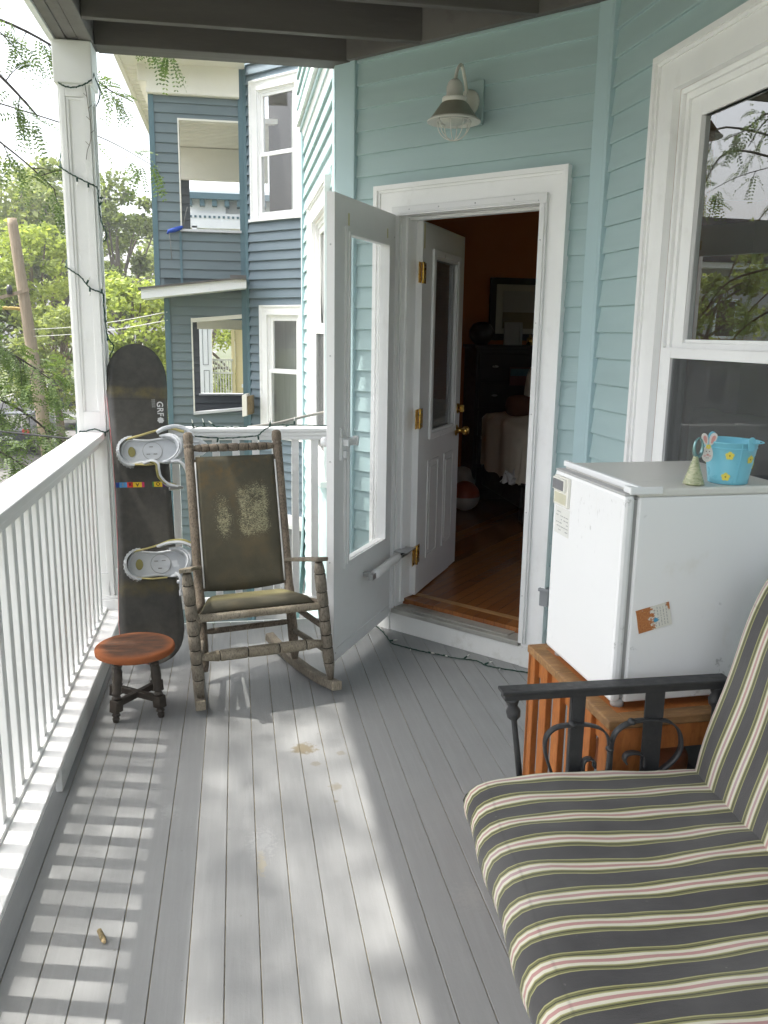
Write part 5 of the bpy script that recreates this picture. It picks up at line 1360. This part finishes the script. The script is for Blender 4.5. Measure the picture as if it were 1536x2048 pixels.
b = MB(); siding(b, FB, .07, 1.6, -1.2, 5.7, e=NE, holes=[(.15, 1.19, 3.12, 5.04), (.30, 1.24, -.05, 1.92)], depth=.035)
b.build('bay_wall', paint('bay_slate_siding', (.15, .20, .23), .45, .06, 1.5), nb)
b = MB(); b.fbox(FB, .0, 1.7, -1.36, -1.2, -.02, .08); b.fbox(FB, .0, 1.7, -1.42, -1.36, -.02, .05); b.build('belt_board', TRIM, nb)
b = MB(); siding(b, FB, 0, 1.7, -3.2, -1.42, e=.5, depth=.01); b.build('foundation_wall', paint('grey_foundation', (.20, .205, .21), .8, .1, 2.), nb)
CURT = paint('dull_curtain', (.34, .35, .33), .8, .1, 3., stretch=(8, 8, .5)); DARKIN = paint('dark_room_inside', (.03, .03, .03), .9, .1, 3.)
sash_window(FB, .15, 1.19, 3.15, 5.04, .14, 4.03, .055, nb, False, GLASS)
w2 = sash_window(FB, .30, 1.24, -.02, 1.92, .14, .95, .055, nb, False, GLASS)
b = MB(); b.fbox(FB, .1, 1.3, -.1, 2.0, -.35, -.33, 0); b.fbox(FB, .1, 1.3, 3.0, 5.1, -.42, -.40, 1); b.fbox(FB, .74, .86, 3.2, 4.85, -.24, -.22, 0)
b.build('window_interior', [CURT, DARKIN], nb)
b = MB()
b.box(-1.17, .12, 13.42, 13.50, 4.82, 5.24); b.box(-1.18, .12, 13.40, 13.42, 4.83, 4.90); b.box(-1.50, .20, 13.05, 13.5, 5.22, 5.26); b.box(-1.50, -1.12, 13.5, 22., 5.22, 5.26)
b.box(-1.52, .22, 13.00, 13.05, 5.19, 5.55); b.box(-1.54, .24, 12.94, 13.00, 5.42, 5.58); b.box(-1.56, -1.50, 13.0, 22, 5.19, 5.55); b.box(-1.30, -1.15, 13.5, 22, 5.0, 5.22)
for k in range(36): b.box(-1.49, -1.16, 13.6+k*.2, 13.605+k*.2, 5.213, 5.221)
b.build('eave', CREAM, nb)
b = MB(); b.prism([(-1.32, 1.97), (.17, 2.155), (.17, 2.29), (-1.32, 2.105)], (0, 12.98, 0), (1, 0, 0), (0, 0, 1), (0, .62, 0)); b.build('shed_fascia', WHITE2, nb)
b = MB(); b.prism([(-1.36, 2.10), (.17, 2.29), (.17, 2.315), (-1.36, 2.125)], (0, 12.93, 0), (1, 0, 0), (0, 0, 1), (0, .75, 0)); b.box(-.06, .17, 12.92, 13.2, 2.27, 2.33); b.build('shed_shingles', paint('grey_shingles', (.12, .115, .11), .9, .2, 9.), nb)
b = MB(); b.box(-.9, 6, 15.9, 24, -3.2, 5.2); b.prism([(.19, 13.6), (1.3, 12.35), (6, 12.35), (6, 15.9), (.7, 15.9)], (0, 0, -3.2), (1, 0, 0), (0, 1, 0), (0, 0, 2.0)); b.prism([(1.25, 12.75), (6, 12.4), (6, 15.9), (1.25, 15.9)], (0, 0, -3.2), (1, 0, 0), (0, 1, 0), (0, 0, 8.6))
bm_ = b
b = MB(); b.prism([(1.25, 12.75), (6, 12.4), (6, 24), (1.25, 24)], (0, 0, -3.2), (1, 0, 0), (0, 1, 0), (0, 0, 8.6)); b.build('main_block', BLUE, nb)
ac = thing('air_conditioner', 'cream window air conditioner sticking out beside the lower porch opening next door', 'air conditioner', (.13, 13.25, .25))
b = MB(); b.obox((.075, 13.12, .262), (.075, -.03, .02), (.05, .28, 0), (0, 0, .33)); b.build('case', CREAM, ac, .012)
b = MB(); b.obox((.152, 13.088, .295), (.07, .02, .01), (.04, .2, 0), (0, 0, .28)); b.build('grille', paint('rusty_brown_grille', (.20, .15, .08), .8, .3, 20., (.05, .04, .03), .6), ac, .004)
bs = thing('strap', 'blue cloth strap tied at the upper porch sill of the house next door', 'strap', (-.8, 13.42, 2.98))
b = MB(); b.tube([(-.96, 13.43, 2.92), (-.93, 13.42, 2.955), (-.86, 13.42, 2.975), (-.76, 13.42, 3.01), (-.73, 13.42, 3.03)], [.012, .028, .034, .03, .012], 8); b.build('cloth', paint('cobalt_cloth', (.015, .06, .33), .7, .1, 9.), bs)
b = MB(); b.tube([(-.93, 13.42, 2.94), (-.915, 13.42, 2.80), (-.905, 13.42, 2.55)], .006, 5); b.tube([(-.73, 13.42, 3.03), (-.66, 13.42, 3.3)], .006, 5); b.build('cord', paint('grey_cord', (.2, .2, .19), .7, .1, 9.), bs)

# ------------------------------------------------------------------ pale yellow house farther on
yh = thing('house', 'pale yellow house with white porch seen through the open porch next door', 'house', (2, 28, -3.2))
FY = frame((0, 26, 0), U=(1, 0, 0), N=(0, -1, 0))
b = MB(); siding(b, FY, -.02, 5., -3.2, 5.2, e=.13, depth=.015, holes=[(.22, 1.2, -.02, 1.9)]); b.box(.0, 5, 26.05, 34, -3.2, 5.2); b.build('wall', YELLOW, yh)
b = MB(); b.ring(FY, .22, 1.2, -.02, 1.9, .12, 0, .05); b.fbox(FY, .15, 1.3, -.12, -.02, 0, .1); wn_ = b.build('window', WHITE2, yh)
b = MB(); b.fbox(FY, .34, 1.08, .1, 1.78, .01, .02); b.build('pane', GLASS, wn_)
b = MB(); b.box(-.13, -.03, 25.9, 26.0, -.4, 2.0); b.build('porch_post', YELLOW, yh)
b = MB(); b.box(-1.06, -.68, 25.6, 26.0, -3.2, 2.0); 
fp = frame((0, 25.6, 0), U=(1, 0, 0), N=(0, -1, 0)); b.build('porch_pillar', WHITE2, yh)
b = MB(); b.ring(fp, -.95, -.79, .55, 1.75, .012, 0, .012); b.ring(fp, -.93, -.77, -.4, .40, .012, 0, .012); b.build('pillar_moulding', paint('grey_line', (.12, .12, .13), .6), yh)
b = MB(); b.box(-.68, -.1, 25.85, 25.93, .28, .34); b.box(-.68, -.1, 25.85, 25.93, .66, .72); b.box(-.68, -.1, 25.85, 25.93, -.35, -.28)
for k in range(7): b.box(-.64+.08*k, -.605+.08*k, 25.87, 25.91, -.3, .68)
b.build('balustrade', CREAM, yh)
b = MB(); b.box(-1.2, .2, 25.4, 26.2, 1.95, 2.3); b.box(-1.3, 5.2, 25.5, 26.2, 5.2, 5.35); b.box(-1.25, .3, 25.6, 27, 4.35, 4.75); b.box(-1.2, -.2, 25.7, 26.8, 4.75, 5.2); b.box(-.2, 5, 25.9, 26, 4.4, 5.2); b.box(-1.1, .1, 25.7, 25.8, 3.3, 3.9); b.box(-1.0, 5, 26.0, 26.06, 3.9, 4.4); b.box(-1.15, -1.0, 25.6, 25.8, 2.3, 4.4)
b.build('cornice', WHITE2, yh)
b = MB(); b.box(-1.35, 5.3, 25.35, 25.5, 5.1, 5.26)
for k in range(16): b.box(-1.25+.34*k, -1.12+.34*k, 25.42, 25.9, 4.93, 5.1)
for k in range(22): b.box(-1.2+.13*k, -1.14+.13*k, 25.57, 25.6, 4.62, 4.68)
for k in range(16): b.box(-1.0+.08*k, -.95+.08*k, 25.67, 25.7, 3.95, 4.02)
b.build('bracket_trim', BLUET, yh)

# ------------------------------------------------------------------ a house over the road (mirrored in the big window)
oh = thing('house', 'large grey house with a dark roof across the street, mirrored in the window', 'house', (-24, 40, -3.2))
b = MB(); siding(b, frame((-15, 36, 0), U=(0, 1, 0), N=(1, 0, 0)), 0, 16, -3.2, 4.6, e=.2, depth=.02); siding(b, frame((-30, 36, 0), U=(1, 0, 0), N=(0, -1, 0)), 0, 15, -3.2, 4.6, e=.2, depth=.02); b.box(-30, -15.02, 36.02, 52, -3.2, 4.6); b.build('wall', paint('mid_grey_siding', (.36, .37, .37), .6, .1, 1.), oh)
b = MB(); b.box(-30.6, -14.4, 35.4, 52.6, 4.6, 4.85); b.build('eave', WHITE2, oh)
b = MB(); b.prism([(-31, 4.85), (-14.2, 4.85), (-17, 6.7), (-28, 6.7)], (0, 35.2, 0), (1, 0, 0), (0, 0, 1), (0, 17.6, 0)); b.build('roof', paint('charcoal_roof', (.05, .05, .055), .9, .2, 3.), oh)
for i in range(4):
    for z in (-1.6, 1.5):
        b = MB(); fr = frame((-30, 36, 0), U=(1, 0, 0), N=(0, -1, 0)); b.ring(fr, 1.5+3.5*i, 2.7+3.5*i, z, z+1.8, .12, 0, .06); w_ = b.build('window', WHITE2, oh)
        b = MB(); b.fbox(fr, 1.6+3.5*i, 2.6+3.5*i, z+.1, z+1.7, .025, .03); b.build('pane', paint('dark_pane', (.04, .045, .05), .1, .1, 1.), w_)

# ------------------------------------------------------------------ ground, street
GRASS = paint('patchy_lawn', (.085, .105, .035), .9, .4, .6, (.16, .125, .07), .7, .6)
b = MB(); b.quad((-220, -120, -3.2), (220, -120, -3.2), (220, 320, -3.2), (-220, 320, -3.2)); tag(b.build('ground', GRASS), kind='structure')
ASPH = paint('sun_bleached_asphalt', (.17, .165, .16), .85, .15, .5, (.10, .095, .09), .4, .3)
b = MB(); b.quad((-15.5, -60, -3.19), (-6.6, -60, -3.19), (-6.6, 200, -3.19), (-15.5, 200, -3.19)); b.quad((-6.6, 27.5, -3.188), (-2.2, 27.5, -3.188), (-2.2, 31.5, -3.188), (-6.6, 31.5, -3.188)); tag(b.build('street', ASPH), kind='structure')
CONC = paint('concrete_walk', (.36, .34, .31), .85, .1, .9, (.22, .2, .17), .4, .2)
b = MB(); b.box(-6.6, -6.45, -60, 27.4, -3.2, -3.08); b.box(-6.6, -6.45, 31.6, 200, -3.2, -3.08); b.box(-15.65, -15.5, -60, 200, -3.2, -3.08); tag(b.build('kerb', CONC), kind='structure')
b = MB(); b.box(-5.6, -4.2, -60, 200, -3.2, -3.14); tag(b.build('sidewalk', CONC), kind='structure')

# ------------------------------------------------------------------ parked cars
RUB = paint('tyre_rubber', (.02, .02, .02), .85, .1, 9.); CARGL = paint('dark_car_glass', (.02, .024, .027), .06, .1, 2., None, 0, 0, .6)
def car(label, x, y, prof, roof_pts, c, wdt=1.8, L=4.6):
    t = thing('parked_car', label, 'car', (x, y, -3.19), 'cars parked along the street')
    pm = paint('car_paint', c, .25, .04, 1., None, 0, 0, .6)
    o = V((x-wdt/2, y, -3.19)); ex = V((0, 1, 0)); ey = V((0, 0, 1))
    b = MB(); b.prism(prof, o, ex, ey, (wdt, 0, 0)); b.build('body', pm, t, .07, 3)
    b = MB(); n = len(roof_pts)
    i0 = len(b.v)
    for side in (0, 1):
        for (py, pz) in roof_pts:
            ins = .10+.16*(pz-.95)/.6
            b.v.append((x+(wdt/2-ins)*(1 if side else -1), y+py, -3.19+pz))
    b.face([i0+k for k in range(n)][::-1], 1); b.face([i0+n+k for k in range(n)], 1)
    for k in range(n):
        k2 = (k+1) % n; z0, z1 = roof_pts[k][1], roof_pts[k2][1]
        b.face((i0+k, i0+k2, i0+n+k2, i0+n+k), 0 if abs(z0-z1) < .08 else 1)
    b.build('cabin', [pm, CARGL], t, .03, 2)
    for wy in (.85, L-.95):
        for s in (-1, 1):
            b = MB(); c0 = V((x+s*(wdt/2-.20), y+wy, -3.19+.33)); b.turn(c0, c0+V((s*.205, 0, 0)), [(0, .31), (.1, .33), (.9, .33), (1, .30)], 24); w_ = b.build('wheel', RUB, t)
            b = MB(); b.turn(c0+V((s*.19, 0, 0)), c0+V((s*.215, 0, 0)), [(0, .21), (.6, .2), (1, .06)], 16); b.build('rim', STEEL, w_)
    for s in (-1, 1):
        b = MB(); b.box(x+s*(wdt/2-.16)-.13, x+s*(wdt/2-.16)+.13, y-.03, y+.05, -3.19+.78, -3.19+1.0); b.build('tail_light', REDPAINT, t, .02)
    b = MB(); b.box(x-.26, x+.26, y-.02, y+.02, -3.19+.62, -3.19+.74); b.build('number_plate', WHITE2, t, .005)
    b = MB(); b.box(x-wdt/2+.02, x+wdt/2-.02, y-.07, y+.1, -3.19+.36, -3.19+.58); b.build('bumper', pm, t, .04)
    return t
SUV = [(0, .32), (.02, .95), (.08, 1.02), (4.0, .98), (4.55, .80), (4.6, .34)]
SUVR = [(.05, .98), (.30, 1.68), (.55, 1.74), (2.5, 1.74), (2.75, 1.70), (3.45, .98)]
SED = [(0, .32), (0, .92), (.2, 1.0), (.9, 1.0), (3.5, .95), (4.4, .80), (4.5, .34)]
SEDR = [(.55, .98), (1.1, 1.42), (1.35, 1.46), (2.3, 1.46), (2.5, 1.42), (3.3, .96)]
car('silver estate car parked at the kerb beyond the locust branches', -7.55, 42., SUV, SUVR, (.42, .42, .41))
car('dark blue saloon parked at the kerb nearest the porch', -8.55, 33.6, SED, SEDR, (.03, .035, .05), L=4.5)
car('maroon saloon parked at the kerb beyond the silver car', -7.6, 50., SED, SEDR, (.22, .03, .03), L=4.5)

# ------------------------------------------------------------------ utility pole and wires
up = thing('utility_pole', 'leaning weathered wooden utility pole with a street lamp arm', 'utility pole', (-4.05, 20, -3.2))
b = MB(); b.turn((-4.05, 20, -3.2), (-4.62, 20, 3.80), [(0, .145), (.5, .13), (.98, .105), (1, .09)], 14); b.build('shaft', POLEW, up)
b = MB(); b.tube(smooth_path([(-4.42, 20, 1.75), (-4.55, 20, 1.92), (-5.2, 19.9, 1.95), (-6.4, 19.8, 2.0)], 5), .035, 8); b.build('lamp_arm', paint('yellow_rust_pipe', (.42, .30, .08), .6, .2, 5.), up)
b = MB(); b.obox((-5.3, 19.75, 2.0), (.95, .1, .30), (0, .07, 0), (0, 0, .07)); b.build('crossarm', POLEW, up)
INSM = paint('dark_ceramic', (.05, .05, .055), .3, .1, 9.)
for p in ((-4.72, 19.78, 2.22), (-5.0, 19.78, 2.14)):
    b = MB(); b.turn(p, (p[0], p[1], p[2]+.2), [(0, .05), (.5, .065), (1, .04)], 10); b.build('insulator', INSM, up)
def wire(label, pts, r=.012, c=None):
    t = thing('overhead_wire', label, 'wire', pts[0], 'overhead wires'); b = MB(); b.tube(smooth_path(pts, 8), r, 6); b.build('cable', c or BLACK, t)
PALEC = paint('pale_cable', (.5, .5, .48), .6, .1, 9.)
wire('upper of two pale wires running past the snowboard to the blue house', [(-4.37, 20, 1.5), (-3.2, 18, 1.56), (-1.9, 15.3, 1.68), (-1.0, 13.44, 1.80)], .006, PALEC)
wire('lower of two pale wires running past the snowboard to the blue house', [(-4.37, 20, 1.35), (-3.2, 18, 1.42), (-1.9, 15.3, 1.55), (-1.0, 13.44, 1.68)], .006, PALEC)
wire('dark wire sagging low beside the porch railing toward the post', [(-6.0, 9.0, .85), (-3.0, 7.0, .93), (-1.5, 5.2, .98), (-.83, 4.50, 1.0)], .005)

# ------------------------------------------------------------------ trees
def leafmesh(name, pos, size, m, parent, up=.5, rng=None, aspect=.6):
    rng = rng or np.random.default_rng(1); n = len(pos)
    d = rng.normal(size=(n, 3)); d[:, 2] = d[:, 2]*.6-.25; d /= np.linalg.norm(d, axis=1)[:, None]
    nn = rng.normal(size=(n, 3))*(1-up)+np.array([0, 0, up]); s = np.cross(d, nn); s /= (np.linalg.norm(s, axis=1)[:, None]+1e-9)
    L = size*rng.uniform(.7, 1.3, n)[:, None]
    a, c = pos-d*L*.5, pos+d*L*.5; mid = pos-d*L*.08
    b1, b2 = mid+s*L*aspect*.5, mid-s*L*aspect*.5
    v = np.stack([a, b1, c, b2], 1).reshape(-1, 3)
    o0 = origin_of(parent) if parent else V((0, 0, 0)); v = v-np.array(o0)
    me = bpy.data.meshes.new(name); me.vertices.add(4*n); me.vertices.foreach_set('co', v.astype(np.float32).ravel())
    me.loops.add(4*n); me.loops.foreach_set('vertex_index', np.arange(4*n, dtype=np.int32))
    me.polygons.add(n); me.polygons.foreach_set('loop_start', np.arange(0, 4*n, 4, dtype=np.int32)); me.polygons.foreach_set('loop_total', np.full(n, 4, dtype=np.int32))
    me.materials.append(m); me.update(calc_edges=True); me.validate()
    ob = bpy.data.objects.new(name, me); COL.objects.link(ob)
    if parent: ob.parent = parent
    return ob
def tree(label, x, y, h, rx, rz, m, n=5000, leaf=.26, seed=1, zc=None, gaps=.8, group='trees along the street', name='tree'):
    rng = np.random.default_rng(seed); z0 = -3.2
    t = thing(name, label, 'tree', (x, y, z0), group)
    zc = zc or z0+h-rz*.95
    b = MB(); r0 = .05*h**.75
    b.tube(smooth_path([(x, y, z0), (x+.1*rx*.3, y, z0+h*.25), (x-.05*rx, y+.1, z0+h*.5), (x, y, z0+h*.8)], 4), [r0*(1-.85*k/12) for k in range(13)], 10)
    nbl = int(16+n/260); cs = []
    for k in range(nbl):
        u = rng.normal(size=3); u /= np.linalg.norm(u); q = rng.uniform(.35, 1)**.6
        c = np.array([x, y, zc])+u*np.array([rx, rx, rz])*q*.86; cs.append(c)
        if k % 2 == 0:
            st_ = np.array([x, y, z0+h*rng.uniform(.3, .6)]); mid_ = (st_+c)/2+np.array([0, 0, .25*rx*.4])
            b.tube(smooth_path([st_, mid_, c], 3), [r0*.3*(1-.8*i/6) for i in range(7)], 6)
    b.build('trunk', BARK, t)
    cs = np.array(cs); rb = rng.uniform(.16, .34, nbl)*rx
    idx = rng.integers(0, nbl, n); g = rng.normal(size=(n, 3)); g /= np.linalg.norm(g, axis=1)[:, None]
    pos = cs[idx]+g*(rng.uniform(0, 1, n)**.45)[:, None]*rb[idx][:, None]*np.array([1.15, 1.15, .8])
    leafmesh('crown', pos, leaf, m, t, .45, rng)
    return t
T = [('tall maple crown left of the porch post, topmost against the sky', -13.0, 48, 13.6, 4.2, 4.4, LEAF_A, 9000, .34),
     ('broad maple right behind the white porch post', -9.6, 51, 13.9, 3.8, 4.6, LEAF_A, 8000, .34),
     ('dark open-crowned tree between the post and the blue house', -5.7, 46, 12.2, 2.5, 3.8, LEAF_C, 5200, .27),
     ('bright yellow-green tree low beside the blue house corner', -3.0, 27, 7.0, 1.75, 2.5, LEAF_B, 6500, .17),
     ('bright bushy tree behind the utility pole', -7.3, 34, 9.6, 2.3, 3.6, LEAF_B, 7500, .20),
     ('rounded green tree at the left edge behind the pole', -10.0, 33, 8.2, 2.4, 3.4, LEAF_A, 6500, .21),
     ('low leafy tree between the pole and the post', -5.9, 30, 5.9, 1.6, 2.2, LEAF_A, 4500, .18),
     ('tall tree far back left of the tall maple', -18.5, 56, 14.0, 4.2, 5., LEAF_C, 4500, .4),
     ('tree behind the pale yellow house', 1.5, 42, 11.0, 3.4, 4.2, LEAF_A, 4500, .28),
     ('leafy tree glimpsed through the lower porch next door', -1.2, 37, 8.6, 2.3, 4.6, LEAF_B, 5000, .22),
     ('far tree at the end of the street', -6.6, 66, 13.0, 4.5, 4.6, LEAF_C, 4000, .42),
     ('far dense tree behind the dark open-crowned tree', -3.2, 60, 11.6, 3.6, 4., LEAF_A, 4000, .36),
     ('street tree across the road by the grey house', -13.6, 27, 9., 2.6, 3., LEAF_A, 5000, .22),
     ('second street tree across the road, nearer the porch', -15.5, 21, 8., 2.8, 3., LEAF_C, 4500, .22)]
for i, a in enumerate(T):
    tree(a[0], a[1], a[2], a[3], a[4], a[5], a[6], a[7], a[8], seed=20+i, name='maple_tree' if 'maple' in a[0] else 'leafy_tree')

# the honey locust that hangs over the railing
lt = thing('locust_tree', 'feathery honey locust tree whose thin branches reach over the porch railing', 'tree', (-5.2, 8.2, -3.2))
rng = np.random.default_rng(77)
tb = MB(); tb.tube(smooth_path([(-5.2, 8.2, -3.2), (-5.1, 8.1, -.5), (-4.9, 7.6, 2.0), (-4.6, 6.8, 4.2), (-4.3, 5.8, 6.5), (-4.4, 5.2, 8.6)], 4), [.17*(1-.85*k/20) for k in range(21)], 10)
LP = []; LD = []
def limb(pts, r0, r1, leafy=1.0, spray=.28, n=30, reach=.34):
    p = smooth_path(pts, 6); L = len(p)
    tb.tube(p, [r0+(r1-r0)*k/(L-1) for k in range(L)], 6)
    for k in range(int(n*leafy)):
        i = min(L-2, int((.25+.75*rng.uniform())*(L-1))); c = p[i].lerp(p[i+1], rng.uniform()); d = (p[i+1]-p[i]).normalized()
        s_ = V(rng.normal(size=3)); s_.z -= .45; s_ = (s_.normalized()*.8+d*.5).normalized()
        e = c+s_*reach*rng.uniform(.3, 1)
        if rng.uniform() < .45: tb.tube([c, (c+e)/2+V((0, 0, .01)), e], [.0035, .0025, .0015], 4)
        for q in (.3, .5, .7, .85, 1.):
            LP.append(c.lerp(e, q)); LD.append((s_+V(rng.normal(size=3))*.55+V((0, 0, -.25))).normalized())
# low sprays over the rail (left edge of the view)
limb([(-4.9, 7.8, 1.2), (-3.4, 7.0, 1.35), (-2.2, 6.5, 1.25), (-1.55, 6.3, 1.02), (-1.25, 6.2, .80)], .022, .005, 1, .3, 70, .36)
limb([(-3.4, 7.0, 1.35), (-2.4, 6.6, 1.62), (-1.7, 6.4, 1.45), (-1.28, 6.3, 1.20)], .014, .004, 1, .3, 62, .34)
limb([(-3.2, 6.9, 1.0), (-2.3, 6.3, .75), (-1.75, 6.0, .50), (-1.45, 5.9, .30)], .012, .004, 1, .3, 44, .32)
limb([(-2.4, 6.5, 1.1), (-1.9, 6.1, .95), (-1.5, 5.9, .72), (-1.22, 5.8, .60)], .009, .003, 1, .3, 34, .30)
limb([(-2.6, 6.4, .55), (-2.0, 5.9, .25), (-1.62, 5.7, .02)], .009, .003, 1, .3, 26, .28)
# high sprays against the sky
limb([(-4.6, 6.8, 4.2), (-3.0, 6.0, 3.95), (-1.9, 5.6, 3.45), (-1.35, 5.5, 3.0), (-1.08, 5.45, 2.72)], .022, .005, 1, .3, 30, .28)
limb([(-3.0, 6.0, 3.95), (-2.1, 5.7, 3.85), (-1.55, 5.6, 3.42), (-1.25, 5.55, 3.15)], .012, .004, 1, .3, 26, .24)
limb([(-2.6, 5.9, 3.2), (-1.9, 5.6, 2.95), (-1.5, 5.5, 2.72), (-1.2, 5.45, 2.50), (-1.0, 5.4, 2.32)], .010, .003, .8, .3, 16, .22)
limb([(-1.9, 5.9, 3.5), (-1.3, 6.0, 3.35), (-.95, 6.05, 3.18), (-.78, 6.1, 3.05), (-.62, 6.1, 2.98)], .010, .003, 1, .3, 10, .16)
limb([(-1.6, 6.0, 2.95), (-1.0, 6.05, 2.80), (-.75, 6.1, 2.72), (-.52, 6.1, 2.60)], .005, .002, .7, .3, 8, .12)
limb([(-1.2, 6.2, 3.7), (-.75, 6.3, 3.58), (-.50, 6.3, 3.42), (-.38, 6.3, 3.30)], .006, .002, .9, .3, 10, .14)
# the crown above and beside the porch: dapples the deck and shows in the window
for k in range(62):
    a = rng.uniform(0, 2*math.pi)
    c = V((rng.uniform(-7.2, -2.6), rng.uniform(.6, 6.8), rng.uniform(6.0, 11.0)))
    if c.x > -2.6 and c.y > 4.6: continue
    s0 = V((-4.3, 5.8, 6.5)).lerp(V((-4.4, 5.2, 8.6)), rng.uniform())
    limb([s0, (s0+c)/2+V((0, 0, .4)), c, c+V((rng.normal()*.5, rng.normal()*.5, -.35))], .014, .003, 1, .3, 18, .55)
for k in range(20):
    c = V((rng.uniform(-6.2, -3.1), rng.uniform(8.6, 12.2), rng.uniform(1.8, 5.6))); s0 = V((-5.0, 8.0, rng.uniform(1.5, 3.5)))
    limb([s0, (s0+c)/2+V((0, 0, .3)), c, c+V((.3, .2, -.4))], .03, .005, 1, .3, 18, .42)
tb.build('branches', BARKD, lt)
# compound leaves: pairs of leaflets along a drooping stalk
LPa = np.array([tuple(p) for p in LP]); LDa = np.array([tuple(d) for d in LD]); n = len(LPa); K = 9
ln = rng.uniform(.10, .17, n); side = np.cross(LDa, np.array([0, 0, 1.])+rng.normal(size=(n, 3))*.5); side /= np.linalg.norm(side, axis=1)[:, None]
nrm = np.cross(LDa, side); vs = []
for k in range(K):
    t_ = (k+1)/K; c = LPa+LDa*(ln*t_)[:, None]+np.array([0, 0, -1])*(ln*.35*t_**2)[:, None]
    for s_ in (-1, 1):
        d = side*s_+LDa*.35+nrm*rng.normal(size=(n, 1))*.25; d /= np.linalg.norm(d, axis=1)[:, None]
        l_ = (.030*(1-.35*abs(t_-.5)*2)*rng.uniform(.85, 1.15, n))[:, None]; w_ = LDa*.0068
        vs.append(np.stack([c, c+d*l_*.5+w_, c+d*l_, c+d*l_*.5-w_], 1))
v = np.concatenate(vs, 0).reshape(-1, 3)-np.array((-5.2, 8.2, -3.2)); nq = len(v)//4
me = bpy.data.meshes.new('foliage'); me.vertices.add(4*nq); me.vertices.foreach_set('co', v.astype(np.float32).ravel()); me.loops.add(4*nq); me.loops.foreach_set('vertex_index', np.arange(4*nq, dtype=np.int32))
me.polygons.add(nq); me.polygons.foreach_set('loop_start', np.arange(0, 4*nq, 4, dtype=np.int32)); me.polygons.foreach_set('loop_total', np.full(nq, 4, dtype=np.int32)); me.materials.append(LEAF_L); me.update(calc_edges=True); me.validate()
ob = bpy.data.objects.new('foliage', me); COL.objects.link(ob); ob.parent = lt
# ------------------------------------------------------------------ light, sky, camera
SUN_DIR = V((-.49, .123, 1.)).normalized()       # towards the sun: high, out over the street
el = math.asin(SUN_DIR.z); az = math.atan2(SUN_DIR.x, SUN_DIR.y)
w = bpy.data.worlds.new('World'); sc.world = w; w.use_nodes = True
nt = w.node_tree; bg = nt.nodes['Background']
sky = nt.nodes.new('ShaderNodeTexSky'); sky.sky_type = 'NISHITA'; sky.sun_disc = False; sky.sun_elevation = el; sky.sun_rotation = az
sky.air_density = 1.2; sky.dust_density = 5; sky.ozone_density = .8; sky.altitude = 20
hs = nt.nodes.new('ShaderNodeHueSaturation'); hs.inputs['Saturation'].default_value = .38
nt.links.new(sky.outputs[0], hs.inputs['Color']); nt.links.new(hs.outputs[0], bg.inputs[0]); bg.inputs[1].default_value = .15
ld = bpy.data.lights.new('sun', 'SUN'); ld.energy = 2.15; ld.angle = R(.7); ld.color = (1., .965, .90)
lo = bpy.data.objects.new('sun', ld); COL.objects.link(lo); lo.rotation_euler = (-SUN_DIR).to_track_quat('-Z', 'Y').to_euler(); lo.location = (-6, 4, 12)

cd = bpy.data.cameras.new('camera'); cam = bpy.data.objects.new('camera', cd); COL.objects.link(cam)
yaw, pitch, roll = R(9.86), R(11.9), R(.88)
Fv = V((math.sin(yaw)*math.cos(pitch), math.cos(yaw)*math.cos(pitch), -math.sin(pitch)))
Rv = V((math.cos(yaw), -math.sin(yaw), 0)); Uv = Rv.cross(Fv)
R2 = Rv*math.cos(roll)+Uv*math.sin(roll); U2 = -Rv*math.sin(roll)+Uv*math.cos(roll)
cam.matrix_world = Matrix(((R2.x, U2.x, -Fv.x, 0), (R2.y, U2.y, -Fv.y, 0), (R2.z, U2.z, -Fv.z, 1.55), (0, 0, 0, 1)))
cd.sensor_fit = 'VERTICAL'; cd.sensor_height = 24; cd.lens = 1704/2048*24
cd.clip_start = .03; cd.clip_end = 800
sc.camera = cam
sc.render.resolution_x, sc.render.resolution_y = 768, 1024
sc.view_settings.view_transform = 'Standard'; sc.view_settings.look = 'None'; sc.view_settings.gamma = 1; sc.view_settings.exposure = 1.74
sc.view_settings.use_curve_mapping = False
sc.cycles.use_denoising = True
sc.cycles.max_bounces = 12; sc.cycles.diffuse_bounces = 6; sc.cycles.glossy_bounces = 4; sc.cycles.transparent_max_bounces = 24; sc.cycles.transmission_bounces = 6
sc.cycles.sample_clamp_indirect = 8
# thin haze volume added to soften the distance, standing in for lens glare
hz, nt = mat('added_haze')
pv = nd(nt, 'ShaderNodeVolumePrincipled'); o_ = nd(nt, 'ShaderNodeOutputMaterial')
pv.inputs['Color'].default_value = (.95, .97, 1., 1); pv.inputs['Density'].default_value = .0016; pv.inputs['Anisotropy'].default_value = .35
lk(nt, pv.outputs[0], o_.inputs['Volume'])
b = MB(); b.box(-230, 230, -130, 330, -4.3, 26); tag(b.build('haze', hz), kind='stuff')
